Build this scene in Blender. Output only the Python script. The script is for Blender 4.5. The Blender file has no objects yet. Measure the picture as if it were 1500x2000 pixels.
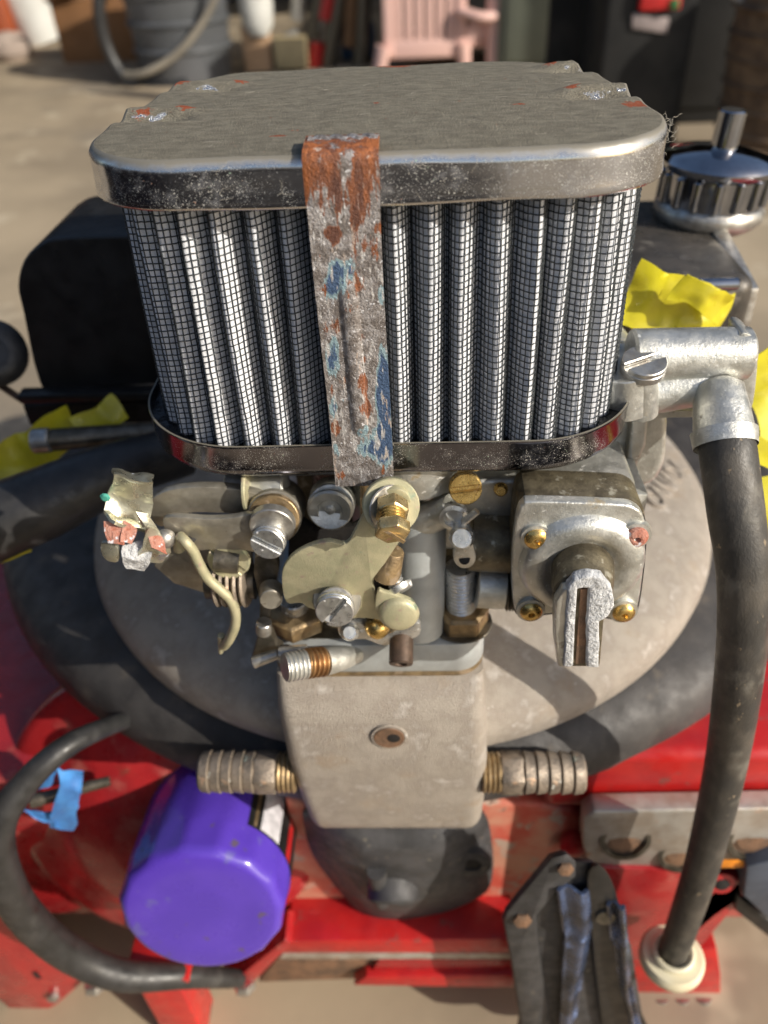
import bpy, bmesh, math, random
import numpy as np
from mathutils import Vector, Matrix, noise as mn
random.seed(7); rng = np.random.default_rng(7)
S = bpy.context.scene; COL = S.collection
K = 0.01                                   # every coordinate below is in centimetres
# ------------------------------------------------------------------ camera
F_PX, PIT, YAW, ROL = 1560.0, .672, -.056, -.052
CAM = np.array([1.16, -29.2, 5.96])
FW = np.array([math.sin(YAW)*math.cos(PIT), math.cos(YAW)*math.cos(PIT), -math.sin(PIT)])
_R = np.array([math.cos(YAW), -math.sin(YAW), 0.0]); _U = np.cross(_R, FW)
RT = _R*math.cos(ROL)+_U*math.sin(ROL); UP = -_R*math.sin(ROL)+_U*math.cos(ROL)
cd = bpy.data.cameras.new('camera'); co = bpy.data.objects.new('camera', cd); COL.objects.link(co)
m = Matrix.Identity(4)
for i in range(3):
    m[i][0] = RT[i]; m[i][1] = UP[i]; m[i][2] = -FW[i]; m[i][3] = CAM[i]*K
co.matrix_world = m
cd.sensor_fit = 'VERTICAL'; cd.sensor_height = 36; cd.lens = F_PX/2000*36
cd.clip_start = .005; cd.clip_end = 100
cd.dof.use_dof = True; cd.dof.focus_distance = .268; cd.dof.aperture_fstop = 8.4
S.camera = co
# ------------------------------------------------------------------ light
SUN = Vector((.80, -.48, .50)).normalized()        # direction towards the sun
w = bpy.data.worlds.new('World'); S.world = w; w.use_nodes = True
nt = w.node_tree; bg = nt.nodes['Background']
sky = nt.nodes.new('ShaderNodeTexSky'); sky.sky_type = 'NISHITA'; sky.sun_disc = False
sky.sun_elevation = math.asin(SUN.z); sky.sun_rotation = math.atan2(SUN.x, SUN.y)
sky.dust_density = 2.2
nt.links.new(sky.outputs[0], bg.inputs[0]); bg.inputs[1].default_value = .13
sd = bpy.data.lights.new('sun', 'SUN'); so = bpy.data.objects.new('sun', sd); COL.objects.link(so)
sd.energy = 4.5; sd.angle = math.radians(.5); sd.color = (1, .93, .82)
so.rotation_euler = SUN.to_track_quat('Z', 'Y').to_euler()
S.view_settings.view_transform = 'Standard'; S.view_settings.look = 'None'
S.view_settings.exposure = .06; S.view_settings.gamma = 1
S.cycles.max_bounces = 6; S.cycles.glossy_bounces = 4; S.cycles.diffuse_bounces = 3
S.cycles.sample_clamp_indirect = 8
# ------------------------------------------------------------------ pixel -> place
def ray(px, py): return FW + RT*(px-750)/F_PX - UP*(py-1000)/F_PX
def aY(px, py, Y): d = ray(px, py); return CAM+d*(Y-CAM[1])/d[1]
def aZ(px, py, Z): d = ray(px, py); return CAM+d*(Z-CAM[2])/d[2]
def aD(px, py, D): return CAM+ray(px, py)*D
def v(*a): return np.array(a, float)
def nrm(a): a = np.array(a, float); return a/np.linalg.norm(a)
def frame(ax):
    ax = nrm(ax); h = v(0, 0, 1) if abs(ax[2]) < .9 else v(0, 1, 0)
    a = nrm(np.cross(h, ax)); return a, np.cross(ax, a), ax
# ------------------------------------------------------------------ materials
def spec(h): return h
def M(name, c1, c2=None, sc=1.0, rough=.5, metal=0.0, bump=0.0, bsc=8.0, spots=(), rvar=.12, coat=0.0, contrast=(.35, .65), det=6, stretch=None, bump2=None, trans=0):
    """colours linear; sc, bsc in 1/cm; spots: (colour, scale, threshold, rough, metal[, soft])"""
    mt = bpy.data.materials.new(name); mt.use_nodes = True
    n = mt.node_tree.nodes; L = mt.node_tree.links; P = n['Principled BSDF']
    tc = n.new('ShaderNodeTexCoord'); mp = n.new('ShaderNodeMapping')
    L.new(tc.outputs['Object'], mp.inputs[0])
    mp.inputs['Location'].default_value = (random.uniform(-5, 5),)*3
    s = stretch or (1, 1, 1); mp.inputs['Scale'].default_value = tuple(100*k for k in s)
    def noise(scale, d=det, rgh=.55):
        t = n.new('ShaderNodeTexNoise'); t.inputs['Scale'].default_value = scale
        t.inputs['Detail'].default_value = d; t.inputs['Roughness'].default_value = rgh
        L.new(mp.outputs[0], t.inputs['Vector']); return t.outputs['Fac']
    def rmp(o, a, b, lo=0., hi=1.):
        r = n.new('ShaderNodeMapRange'); L.new(o, r.inputs[0])
        r.inputs[1].default_value = a; r.inputs[2].default_value = b
        r.inputs[3].default_value = lo; r.inputs[4].default_value = hi; r.interpolation_type = 'SMOOTHSTEP'
        return r.outputs[0]
    def mixc(f, a, b):
        x = n.new('ShaderNodeMix'); x.data_type = 'RGBA'; L.new(f, x.inputs[0])
        for k, q in ((6, a), (7, b)):
            if isinstance(q, tuple): x.inputs[k].default_value = q[:3]+(1,)
            else: L.new(q, x.inputs[k])
        return x.outputs[2]
    def mixf(f, a, b):
        x = n.new('ShaderNodeMix'); x.data_type = 'FLOAT'; L.new(f, x.inputs[0])
        for k, q in ((2, a), (3, b)):
            if isinstance(q, (int, float)): x.inputs[k].default_value = q
            else: L.new(q, x.inputs[k])
        return x.outputs[0]
    base = noise(sc)
    col = mixc(rmp(base, *contrast), c1, c2 or tuple(k*.75 for k in c1))
    ro = rmp(noise(sc*2.3), .3, .7, max(.02, rough-rvar), min(1, rough+rvar)); me = metal
    for q in spots:
        c, ssc, th, r2, m2 = q[:5]; soft = q[5] if len(q) > 5 else .04
        f = rmp(noise(ssc, 4, .6), th, th+soft)
        col = mixc(f, col, c); ro = mixf(f, ro, r2); me = mixf(f, me, m2)
    L.new(col, P.inputs['Base Color']); L.new(ro, P.inputs['Roughness'])
    if isinstance(me, (int, float)): P.inputs['Metallic'].default_value = me
    else: L.new(me, P.inputs['Metallic'])
    if coat: P.inputs['Coat Weight'].default_value = coat; P.inputs['Coat Roughness'].default_value = .08
    if bump:
        b = n.new('ShaderNodeBump'); b.inputs['Strength'].default_value = min(1, bump*2); b.inputs['Distance'].default_value = .0004*bump*4
        L.new(noise(bsc, 5, .6), b.inputs['Height']); L.new(b.outputs[0], P.inputs['Normal'])
    if trans: P.inputs['Transmission Weight'].default_value = trans
    mt['kit'] = 0
    return mt, dict(n=n, L=L, P=P, mp=mp, noise=noise, rmp=rmp, mixc=mixc, mixf=mixf, col=col, ro=ro, me=me, tc=tc)
def m1(*a, **k): return M(*a, **k)[0]
G = {}
G['alu'] = m1('cast_zinc_alloy', (.66, .66, .62), (.50, .50, .46), 1.2, .42, .75, .25, 9, [((.30, .24, .15), .9, .62, .8, .1, .12), ((.78, .78, .74), 3.5, .64, .5, .5)])
G['alu_clean'] = m1('bright_turned_zinc', (.72, .72, .70), (.55, .55, .52), 2, .36, .85, .15, 12, [((.8, .8, .78), 3, .62, .6, .3)])
G['alu_dirty'] = m1('oily_cast_alloy', (.20, .17, .11), (.09, .075, .05), 1.2, .45, .5, .3, 7, [((.45, .42, .33), 1.6, .58, .45, .6, .1)])
G['cast'] = m1('bead_blasted_casting', (.46, .41, .35), (.36, .31, .26), .8, .58, .3, .6, 16, [((.62, .58, .53), .8, .52, .6, .3, .25), ((.40, .32, .24), .5, .56, .7, .2, .22), ((.70, .68, .65), 2.2, .66, .6, .2, .12)])
G['cast_dark'] = m1('graphite_casting', (.075, .073, .075), (.045, .044, .044), .8, .6, .2, .3, 9, [((.16, .14, .11), 1.3, .62, .7, .1, .1)])
G['ringblack'] = m1('black_coated_metal', (.062, .057, .054), (.038, .035, .034), .5, .6, .0, .3, 8, [((.10, .085, .07), .7, .56, .7, 0, .2), ((.14, .13, .12), 5, .68, .8, 0)])
G['yzinc'] = m1('yellow_chromate_plate', (.52, .48, .31), (.43, .41, .26), 1.8, .5, .35, .2, 16, [((.50, .39, .30), 2.6, .58, .42, .5, .15), ((.40, .47, .33), 1.2, .6, .4, .7, .12), ((.25, .20, .12), 5, .69, .7, .2)])
G['brass'] = m1('brass', (.72, .50, .18), (.52, .34, .11), 3, .28, .9, .15, 10, [((.25, .16, .06), 3, .64, .6, .3)])
G['alu_pale'] = m1('pale_smooth_alloy', (.50, .53, .53), (.42, .44, .44), 1, .5, .4, .1, 9)
G['chrome_refl_dk'] = None
G['goldzinc'] = m1('gold_zinc_plate', (.62, .50, .27), (.46, .35, .17), 2, .32, .85, .12, 12, [((.60, .36, .28), 2, .6, .35, .8, .1)])
G['copper'] = m1('coppery_thread', (.55, .33, .15), (.36, .20, .09), 2, .4, .8, .15, 10)
G['brass_old'] = m1('tarnished_brass', (.42, .30, .16), (.25, .18, .10), 1.5, .45, .7, .3, 7, [((.30, .22, .14), 2, .55, .7, .2, .1)])
G['barb'] = m1('corroded_brass', (.34, .28, .22), (.19, .16, .13), 1.2, .5, .5, .4, 6, [((.55, .38, .26), 1.5, .60, .5, .6, .1), ((.45, .62, .56), .9, .62, .8, 0, .10), ((.60, .60, .54), 1.8, .64, .9, 0, .08)])
G['steel'] = m1('dull_steel', (.50, .49, .46), (.34, .32, .29), 2, .4, .8, .15, 10, [((.25, .17, .10), 2, .64, .7, .2, .1)])
G['steel_dk'] = m1('dark_oily_steel', (.17, .15, .12), (.09, .08, .06), 1.5, .4, .7, .2, 8)
G['steel_br'] = m1('bronzed_steel_lever', (.46, .43, .36), (.34, .31, .25), 1.2, .42, .7, .12, 14, [((.14, .11, .08), 2, .66, .6, .3, .1)])
G['brown'] = m1('rust_brown_tube', (.13, .085, .06), (.08, .055, .04), 2, .5, .4, .2, 8)
G['black'] = m1('black_plastic', (.018, .018, .018), (.010, .010, .010), .6, .42, 0, .15, 12, rvar=.08)
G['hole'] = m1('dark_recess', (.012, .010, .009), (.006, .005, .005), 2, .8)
G['rubber'] = m1('black_rubber', (.035, .034, .034), (.02, .02, .02), .8, .42, 0, .15, 10, [((.05, .048, .045), .5, .56, .6, 0, .2)])
G['hose'] = m1('worn_fuel_hose', (.085, .075, .062), (.04, .037, .033), .9, .52, 0, .25, 9, [((.26, .20, .13), 2.6, .66, .7, 0, .05), ((.13, .12, .10), .8, .55, .6, 0, .15)], stretch=(1, 1, .6))
G['resin'] = m1('black_resin', (.008, .008, .010), (.012, .012, .014), 1, .12, 0, .5, 2.5, rvar=.06)
G['red'] = m1('red_engine_enamel', (.40, .020, .022), (.30, .016, .02), .4, .32, 0, .12, 5, [((.20, .03, .02), .35, .62, .5, 0, .12), ((.42, .10, .08), .4, .54, .6, 0, .2), ((.10, .05, .035), 1.4, .68, .7, 0, .06)], coat=.3)
G['red_faded'] = m1('faded_red_enamel', (.60, .10, .065), (.62, .30, .20), .35, .5, 0, .2, 6, [((.50, .36, .28), .6, .54, .7, 0, .1), ((.18, .10, .07), 1.2, .67, .7, 0)])
G['redbright'] = m1('bright_red_paint', (.52, .016, .014), (.40, .014, .016), .5, .4, 0, .1, 6, [((.22, .06, .05), .8, .60, .6, 0, .12)], coat=.2)
G['purple'] = m1('purple_filter_paint', (.095, .045, .45), (.08, .038, .40), .3, .30, 0, .05, 6, [((.11, .09, .36), .5, .60, .45, 0, .12), ((.10, .07, .12), 1.1, .64, .6, 0, .1), ((.20, .17, .30), 5, .70, .6, 0)], coat=.4, rvar=.05)
G['whitepl'] = m1('aged_white_plastic', (.78, .72, .52), (.70, .62, .42), .6, .4, 0, .1, 6)
G['blue'] = m1('blue_tape', (.07, .26, .62), (.05, .17, .45), .8, .45, 0, .2, 4)
G['yellow'] = m1('yellow_caution_tape', (.62, .56, .02), (.52, .45, .02), .8, .38, 0, .12, 3, coat=.2)
G['orange'] = m1('orange_tag', (.9, .30, .02), None, .8, .5)
G['white'] = m1('white_print', (.72, .70, .74), (.50, .49, .52), 2.0, .4)
G['plate'] = m1('machined_gasket_face', (.52, .49, .44), (.40, .34, .28), .7, .45, .5, .2, 10, [((.40, .22, .13), .9, .62, .7, 0, .1)])
G['rustplug'] = m1('rusty_plug', (.26, .15, .09), (.14, .09, .06), .9, .6, .3, .4, 6)
G['strapsheen'] = m1('oily_strap_blue_sheen', (.10, .14, .26), (.03, .035, .05), .5, .25, .5, .3, 3, [((.25, .38, .75), .6, .60, .3, .3, .12)])  # blue reflections on the black strap are put into the colour
G['chromebg'] = m1('chrome_plate', (.42, .43, .46), (.34, .35, .38), 1, .10, 1, 0, 5, rvar=.05)
G['tank'] = m1('black_painted_tank', (.10, .088, .075), (.055, .05, .043), .5, .36, .3, .25, 5, [((.20, .18, .15), .7, .56, .5, .2, .15), ((.40, .40, .42), 5, .68, .5, .2)])
G['corr'] = m1('white_corrosion_crust', (.74, .75, .76), (.50, .51, .52), 3, .85, .05, 1.0, 7, [((.42, .42, .42), 2.2, .58, .8, .2, .1)])
G['redcorr'] = m1('red_lead_corrosion', (.40, .13, .08), (.50, .25, .19), 3.0, .8, 0, .8, 6, [((.70, .66, .68), 2.4, .58, .9, 0, .06)])
G['teal'] = m1('verdigris', (.08, .42, .33), None, 3, .7, 0, .5, 6)
G['dimzinc'] = m1('crumpled_zinc_bracket', (.58, .58, .48), (.42, .40, .30), 1.2, .32, .8, .25, 5, [((.66, .70, .80), 1.5, .64, .8, 0, .08)])
# -- bespoke: chrome with grime
mt, k = M('pitted_chrome', (.62, .63, .66), (.56, .57, .60), .4, .12, 1.0, .06, 20, [], rvar=.05)
n, L, P = k['n'], k['L'], k['P']
dust = k['rmp'](k['noise'](1.1, 8, .65), .50, .70, 0, .5)                 # thin dust film in clouds
fine = k['rmp'](k['noise'](26, 3, .6), .60, .66)                          # bright grit
fine2 = k['rmp'](k['noise'](14, 3, .6), .68, .72)
grn = k['rmp'](k['noise'](11, 3, .6), .70, .73)
rst = k['rmp'](k['noise'](6.5, 4, .65), .70, .74)
c = k['mixc'](dust, k['col'], (.24, .22, .20)); r = k['mixf'](dust, k['ro'], .45); me = k['mixf'](dust, 1.0, .45)
cloud = k['rmp'](k['noise'](.55, 6, .6), .40, .62, .12, 1.0)
def mulm(a, b_):
    x = n.new('ShaderNodeMath'); x.operation = 'MULTIPLY'; L.new(a, x.inputs[0]); L.new(b_, x.inputs[1]); return x.outputs[0]
fine, fine2, grn = mulm(fine, cloud), mulm(fine2, cloud), mulm(grn, cloud)
for f, cc, rr_, mm in ((fine, (.62, .60, .52), .8, 0), (fine2, (.70, .66, .58), .8, 0), (grn, (.35, .55, .36), .8, 0), (rst, (.36, .17, .08), .8, 0)):
    c = k['mixc'](f, c, cc); r = k['mixf'](f, r, rr_); me = k['mixf'](f, me, mm)
geo = n.new('ShaderNodeNewGeometry'); sx3 = n.new('ShaderNodeSeparateXYZ'); L.new(geo.outputs['Normal'], sx3.inputs[0])
ad = n.new('ShaderNodeMath'); ad.operation = 'ADD'; L.new(sx3.outputs[2], ad.inputs[0]); L.new(k['rmp'](k['noise'](2, 8, .7), .3, .7, -.12, .08), ad.inputs[1])
up_ = k['rmp'](ad.outputs[0], .10, .75, 0, .95)                      # dust settled on upward faces
c = k['mixc'](up_, c, (.22, .20, .155)); r = k['mixf'](up_, r, .6); me = k['mixf'](up_, me, .25)
L.new(c, P.inputs['Base Color']); L.new(r, P.inputs['Roughness']); L.new(me, P.inputs['Metallic'])
G['chrome'] = mt
mt2 = mt.copy(); mt2.name = 'chrome_dark_reflection'  # darker chrome copy: the tray's dark reflections are put into its colour
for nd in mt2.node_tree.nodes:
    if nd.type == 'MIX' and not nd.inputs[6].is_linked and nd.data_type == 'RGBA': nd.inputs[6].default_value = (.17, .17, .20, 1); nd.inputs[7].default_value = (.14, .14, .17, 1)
G['chrome_refl_dk'] = mt2
# -- bespoke: dusty lid; attributes 'rust' and 'lip' come from the mesh
mt, k = M('dust_covered_lid', (.265, .240, .180), (.185, .165, .122), 2.6, .66, .15, .8, 22, [], det=12, stretch=(.6, 1.25, 1), contrast=(.36, .64))
n, L, P = k['n'], k['L'], k['P']
mp2 = n.new('ShaderNodeMapping'); L.new(k['tc'].outputs['Object'], mp2.inputs[0]); mp2.inputs['Scale'].default_value = (100, 100, 100)
def nz(scale, det=4, rg=.6, src=mp2):
    t = n.new('ShaderNodeTexNoise'); t.inputs['Scale'].default_value = scale; t.inputs['Detail'].default_value = det; t.inputs['Roughness'].default_value = rg
    L.new(src.outputs[0], t.inputs['Vector']); return t.outputs['Fac']
c = k['col']
scr = k['rmp'](k['noise'](3.2, 9, .78), .55, .70, 0, .8)
c = k['mixc'](scr, c, (.085, .07, .05))
c = k['mixc'](k['rmp'](nz(22, 3), .60, .66), c, (.44, .39, .29))
c = k['mixc'](k['rmp'](nz(2.6, 6, .7), .66, .70), c, (.27, .10, .05))
at = n.new('ShaderNodeAttribute'); at.attribute_name = 'rust'
mul = n.new('ShaderNodeMath'); mul.operation = 'ADD'; L.new(at.outputs['Fac'], mul.inputs[0]); L.new(k['rmp'](nz(5, 5, .7), .3, .7, -.25, .25), mul.inputs[1])
rf = k['rmp'](mul.outputs[0], .5, .62); c = k['mixc'](rf, c, (.36, .085, .03))
al = n.new('ShaderNodeAttribute'); al.attribute_name = 'lip'
mu2 = n.new('ShaderNodeMath'); mu2.operation = 'ADD'; L.new(al.outputs['Fac'], mu2.inputs[0]); L.new(k['rmp'](nz(3, 5, .7), .3, .7, -.3, .3), mu2.inputs[1])
lf = k['rmp'](mu2.outputs[0], .55, .75); c = k['mixc'](lf, c, (.66, .67, .70))
L.new(c, P.inputs['Base Color']); L.new(k['mixf'](lf, k['ro'], .2), P.inputs['Roughness']); L.new(k['mixf'](lf, .05, 1.0), P.inputs['Metallic'])
G['lid'] = mt
# -- bespoke: strap
mt, k = M('corroded_galvanised_strap', (.36, .335, .325), (.20, .175, .16), 3.5, .5, .4, .45, 12, [((.70, .69, .70), 8, .60, .45, .5, .05), ((.10, .085, .07), 5, .64, .8, 0, .06)], det=9, contrast=(.4, .6))
n, L, P = k['n'], k['L'], k['P']
mp2 = n.new('ShaderNodeMapping'); L.new(k['tc'].outputs['Object'], mp2.inputs[0]); mp2.inputs['Scale'].default_value = (100, 100, 100); mp2.inputs['Location'].default_value = (3.3, 1.7, 9.1)
ab = n.new('ShaderNodeAttribute'); ab.attribute_name = 'blue'; ar = n.new('ShaderNodeAttribute'); ar.attribute_name = 'rust'
def addm(a, b):
    x = n.new('ShaderNodeMath'); x.operation = 'ADD'; L.new(a, x.inputs[0]); L.new(b, x.inputs[1]); return x.outputs[0]
bn = addm(ab.outputs['Fac'], k['rmp'](nz(1.9, 6, .62), .3, .7, -.48, .62))
c = k['mixc'](k['rmp'](bn, .44, .50), k['col'], (.30, .42, .46))
c = k['mixc'](k['rmp'](bn, .60, .72), c, (.07, .12, .22))
g = k['rmp'](nz(14, 3), .57, .64, 0, .85); c = k['mixc'](g, c, (.62, .60, .58))
rn = addm(ar.outputs['Fac'], k['rmp'](nz(3.4, 7, .72), .3, .7, -.55, .47))
c = k['mixc'](k['rmp'](rn, .44, .56), c, (.22, .075, .03)); c = k['mixc'](k['rmp'](addm(rn, k['rmp'](nz(4, 6, .7), .35, .65, -.35, .2)), .55, .95), c, (.40, .13, .04))
dk = n.new('ShaderNodeMath'); dk.operation = 'MULTIPLY'; L.new(k['rmp'](nz(1.5, 7, .7), .44, .58, 0, .95), dk.inputs[0]); L.new(k['rmp'](rn, .55, .65), dk.inputs[1])
c = k['mixc'](dk.outputs[0], c, (.11, .045, .03))
c = k['mixc'](k['rmp'](nz(7, 4, .6), .62, .66, 0, .8), c, (.50, .40, .33))
L.new(c, P.inputs['Base Color'])
mef = k['rmp'](rn, .44, .56, .35, 0); L.new(mef, P.inputs['Metallic'])
G['strap'] = mt
# -- filter cloth and wires
G['cloth'] = m1('filter_cloth', (.76, .77, .80), (.62, .64, .68), 2.0, .85, 0, .3, 14, [((.40, .40, .40), 2.2, .66, .9, 0, .1)])
G['wire'] = m1('grey_coated_wire', (.075, .085, .09), (.05, .055, .06), 3, .32, .45, 0, 5, [((.16, .17, .17), 6, .64, .5, .2)])
G['lint'] = m1('lint', (.45, .42, .36), None, 1, .9)
# ------------------------------------------------------------------ mesh helpers
class B:
    def __init__(s): s.v = []; s.f = []; s.mi = []
    def add(s, vs, fs):
        o = len(s.v); s.v += [tuple(map(float, p)) for p in vs]; s.f += [tuple(i+o for i in f) for f in fs]; return s
    def box(s, c, d, ax=None):
        c = np.array(c, float); X, Y, Z = ax if ax is not None else (v(1, 0, 0), v(0, 1, 0), v(0, 0, 1))
        q = [c+X*d[0]/2*i+Y*d[1]/2*j+Z*d[2]/2*k for i in (-1, 1) for j in (-1, 1) for k in (-1, 1)]
        return s.add(q, [(0, 1, 3, 2), (4, 6, 7, 5), (0, 4, 5, 1), (2, 3, 7, 6), (0, 2, 6, 4), (1, 5, 7, 3)])
    def lathe(s, o, ax, prof, n=32, cap=True, a0=0, sx=1.0):
        A, Bq, Z = frame(ax); vs = []
        for r, h in prof:
            for k in range(n):
                a = a0+2*math.pi*k/n; vs.append(np.array(o)+Z*h+A*r*math.cos(a)*sx+Bq*r*math.sin(a))
        fs = []
        for i in range(len(prof)-1):
            for k in range(n):
                fs.append((i*n+k, i*n+(k+1) % n, (i+1)*n+(k+1) % n, (i+1)*n+k))
        if cap: fs.append(tuple(range(n))[::-1]); fs.append(tuple((len(prof)-1)*n+k for k in range(n)))
        return s.add(vs, fs)
    def cyl(s, p0, p1, r0, r1=None, n=24, ch=0.0, a0=0):
        p0 = np.array(p0, float); p1 = np.array(p1, float); h = np.linalg.norm(p1-p0); r1 = r0 if r1 is None else r1
        if ch: pr = [(r0-ch, 0), (r0, ch), (r1, h-ch), (r1-ch, h)]
        else: pr = [(r0, 0), (r1, h)]
        return s.lathe(p0, p1-p0, pr, n, a0=a0)
    def prism(s, pts, vec):
        n = len(pts); vec = np.array(vec, float)
        vs = [np.array(p) for p in pts]+[np.array(p)+vec for p in pts]
        return s.add(vs, [tuple(range(n))[::-1], tuple(range(n, 2*n))]+[(i, (i+1) % n, n+(i+1) % n, n+i) for i in range(n)])
    def tube(s, pts, r, n=12, cap=True, res=6, flat=None, closed=False):
        P = [np.array(p, float) for p in pts]; m_ = len(P)
        rs = list(r) if hasattr(r, '__len__') else [r]*m_
        out = []; ro = []
        if res > 1:
            for i in range(m_-1):
                p0 = P[max(i-1, 0)]; p1 = P[i]; p2 = P[i+1]; p3 = P[min(i+2, m_-1)]
                for t in np.linspace(0, 1, res, endpoint=False):
                    out.append(.5*((2*p1)+(-p0+p2)*t+(2*p0-5*p1+4*p2-p3)*t*t+(-p0+3*p1-3*p2+p3)*t**3))
                    ro.append(rs[i]*(1-t)+rs[i+1]*t)
            out.append(P[-1]); ro.append(rs[-1])
        else: out = P; ro = rs
        T = [nrm(out[min(i+1, len(out)-1)]-out[max(i-1, 0)]) for i in range(len(out))]
        a, b, _ = frame(T[0]); vs = []
        for i, p in enumerate(out):
            a = nrm(a-T[i]*np.dot(a, T[i])); b = np.cross(T[i], a)
            for k_ in range(n):
                an = 2*math.pi*k_/n; fl = flat or 1
                vs.append(p+(a*math.cos(an)+b*math.sin(an)*fl)*ro[i])
        q = len(out); fs = [(i*n+k_, i*n+(k_+1) % n, (i+1)*n+(k_+1) % n, (i+1)*n+k_) for i in range(q-1) for k_ in range(n)]
        if cap: fs += [tuple(range(n))[::-1], tuple((q-1)*n+k_ for k_ in range(n))]
        return s.add(vs, fs)
    def sheet(s, rows, th, nv=None):
        """rows: grid of points [i][j]; given thickness"""
        g = np.array(rows, float); a, b = g.shape[:2]
        du = np.gradient(g, axis=0); dv = np.gradient(g, axis=1); N = np.cross(du, dv); N /= np.linalg.norm(N, axis=2, keepdims=True)+1e-12
        g2 = g-N*th; o = a*b
        vs = list(g.reshape(-1, 3))+list(g2.reshape(-1, 3)); fs = []
        for i in range(a-1):
            for j in range(b-1):
                q = (i*b+j, (i+1)*b+j, (i+1)*b+j+1, i*b+j+1); fs.append(q); fs.append(tuple(o+t for t in q[::-1]))
        for i in range(a-1):
            fs.append((i*b, o+i*b, o+(i+1)*b, (i+1)*b)); e = b-1; fs.append((i*b+e, (i+1)*b+e, o+(i+1)*b+e, o+i*b+e))
        for j in range(b-1):
            fs.append((j, j+1, o+j+1, o+j)); e = (a-1)*b; fs.append((e+j, o+e+j, o+e+j+1, e+j+1))
        return s.add(vs, fs)
def org(o): return np.array(o.get('_o', (0, 0, 0)), float)
def tag(o, label=None, cat=None, group=None, kind=None):
    for k_, q in (('label', label), ('category', cat), ('group', group), ('kind', kind)):
        if q: o[k_] = q
    return o
def thing(name, loc, label, cat, group=None):
    o = bpy.data.objects.new(name, None); COL.objects.link(o); o.empty_display_size = .02
    o.location = Vector(loc)*K; o['_o'] = [float(t) for t in loc]; return tag(o, label, cat, group)
def fin(b, name, mat, par=None, bev=0.0, seg=2, ang=35, smooth=True, attrs=None, label=None, kind=None, sub=0, disp=None, fixn=True):
    V = np.array(b.v, float); c = (V.min(0)+V.max(0))/2
    if disp: V = V+disp(V)
    me = bpy.data.meshes.new(name); me.from_pydata(((V-c)*K).tolist(), [], b.f); me.update()
    if attrs:
        for an, arr in attrs.items():
            a = me.attributes.new(an, 'FLOAT', 'POINT'); a.data.foreach_set('value', np.asarray(arr, np.float32))
    if fixn or bev:
        bm = bmesh.new(); bm.from_mesh(me)
        if fixn: bmesh.ops.recalc_face_normals(bm, faces=bm.faces)
        if bev:
            es = [e for e in bm.edges if len(e.link_faces) == 2 and e.calc_face_angle(0) > math.radians(40)]
            bmesh.ops.bevel(bm, geom=es, offset=bev*K, segments=seg, affect='EDGES', profile=.5, clamp_overlap=True)
        bm.to_mesh(me); bm.free()
    if smooth:
        me.polygons.foreach_set('use_smooth', [True]*len(me.polygons)); me.set_sharp_from_angle(angle=math.radians(ang))
    me.materials.append(G[mat] if isinstance(mat, str) else mat)
    o = bpy.data.objects.new(name, me); COL.objects.link(o)
    if par is not None: o.parent = par
    o.location = Vector(c-(org(par) if par is not None else 0))*K; o['_o'] = [float(t) for t in c]
    if sub:
        md = o.modifiers.new('smooth', 'SUBSURF'); md.levels = md.render_levels = sub
    if label: o['label'] = label
    if kind: o['kind'] = kind
    return o
def arc(pts, n=5):                                   # closed outline smoothed by Catmull-Rom
    P = [np.array(p, float) for p in pts]; m_ = len(P); out = []
    for i in range(m_):
        p0, p1, p2, p3 = P[i-1], P[i], P[(i+1) % m_], P[(i+2) % m_]
        for t in np.linspace(0, 1, n, endpoint=False):
            out.append(.5*((2*p1)+(-p0+p2)*t+(2*p0-5*p1+4*p2-p3)*t*t+(-p0+3*p1-3*p2+p3)*t**3))
    return out
def rrect(W, D, R, n=16, st=.35):
    out = []
    for cx, cy, a0 in ((-W/2+R, -D/2+R, 180), (W/2-R, -D/2+R, 270), (W/2-R, D/2-R, 0), (-W/2+R, D/2-R, 90)):
        for k_ in range(n+1):
            a = math.radians(a0+90*k_/n); out.append((cx+R*math.cos(a), cy+R*math.sin(a)))
    P = np.array(out); Q = []
    for i in range(len(P)):
        p, q = P[i], P[(i+1) % len(P)]; dd = np.linalg.norm(q-p); mm = max(1, int(dd/st))
        for t in range(mm): Q.append(p+(q-p)*t/mm)
    return np.array(Q)
def slot_screw(o, ax, r, h, mat, par, name='screw', ang=0.6, slot=.16, ch=.04):
    A, Bq, Z = frame(ax); o = np.array(o, float)
    b = B(); b.cyl(o, o+Z*h*.6, r, ch=0, n=28)
    for sgn in (1, -1):
        t = math.asin(slot*r/r); pts = []
        for k_ in range(15):
            a = t+(math.pi-2*t)*k_/14; x, y = r*math.cos(a)*.995, r*math.sin(a)*sgn*.995
            ca, sa = math.cos(ang), math.sin(ang)
            pts.append(o+Z*h*.59+A*(x*ca-y*sa)+Bq*(x*sa+y*ca))
        b.prism(pts, Z*h*.41)
    return fin(b, name, mat, par, bev=ch, seg=1, ang=30)
def hexn(o, ax, r, h, mat, par, name='nut', a0=0.3):
    b = B(); o = np.array(o, float); Z = nrm(ax); b.lathe(o, ax, [(r*.93, 0), (r, h*.1), (r, h*.85), (r*.88, h)], 6, a0=a0)
    return fin(b, name, mat, par, bev=.03, seg=1, ang=25)
def thread(b, p0, p1, r, pitch=.14, dp=.05, n=24):
    p0 = np.array(p0, float); p1 = np.array(p1, float); h = np.linalg.norm(p1-p0); k_ = int(h/pitch); pr = [(r-dp, 0)]
    for i in range(k_): pr += [(r, (i+.3)*h/k_), (r, (i+.5)*h/k_), (r-dp, (i+.8)*h/k_)]
    pr += [(r-dp, h)]; return b.lathe(p0, p1-p0, pr, n)
def dome(r, h, n=6): return [(r*math.cos(a), h*math.sin(a)) for a in np.linspace(0, math.pi/2*.98, n)]
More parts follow.
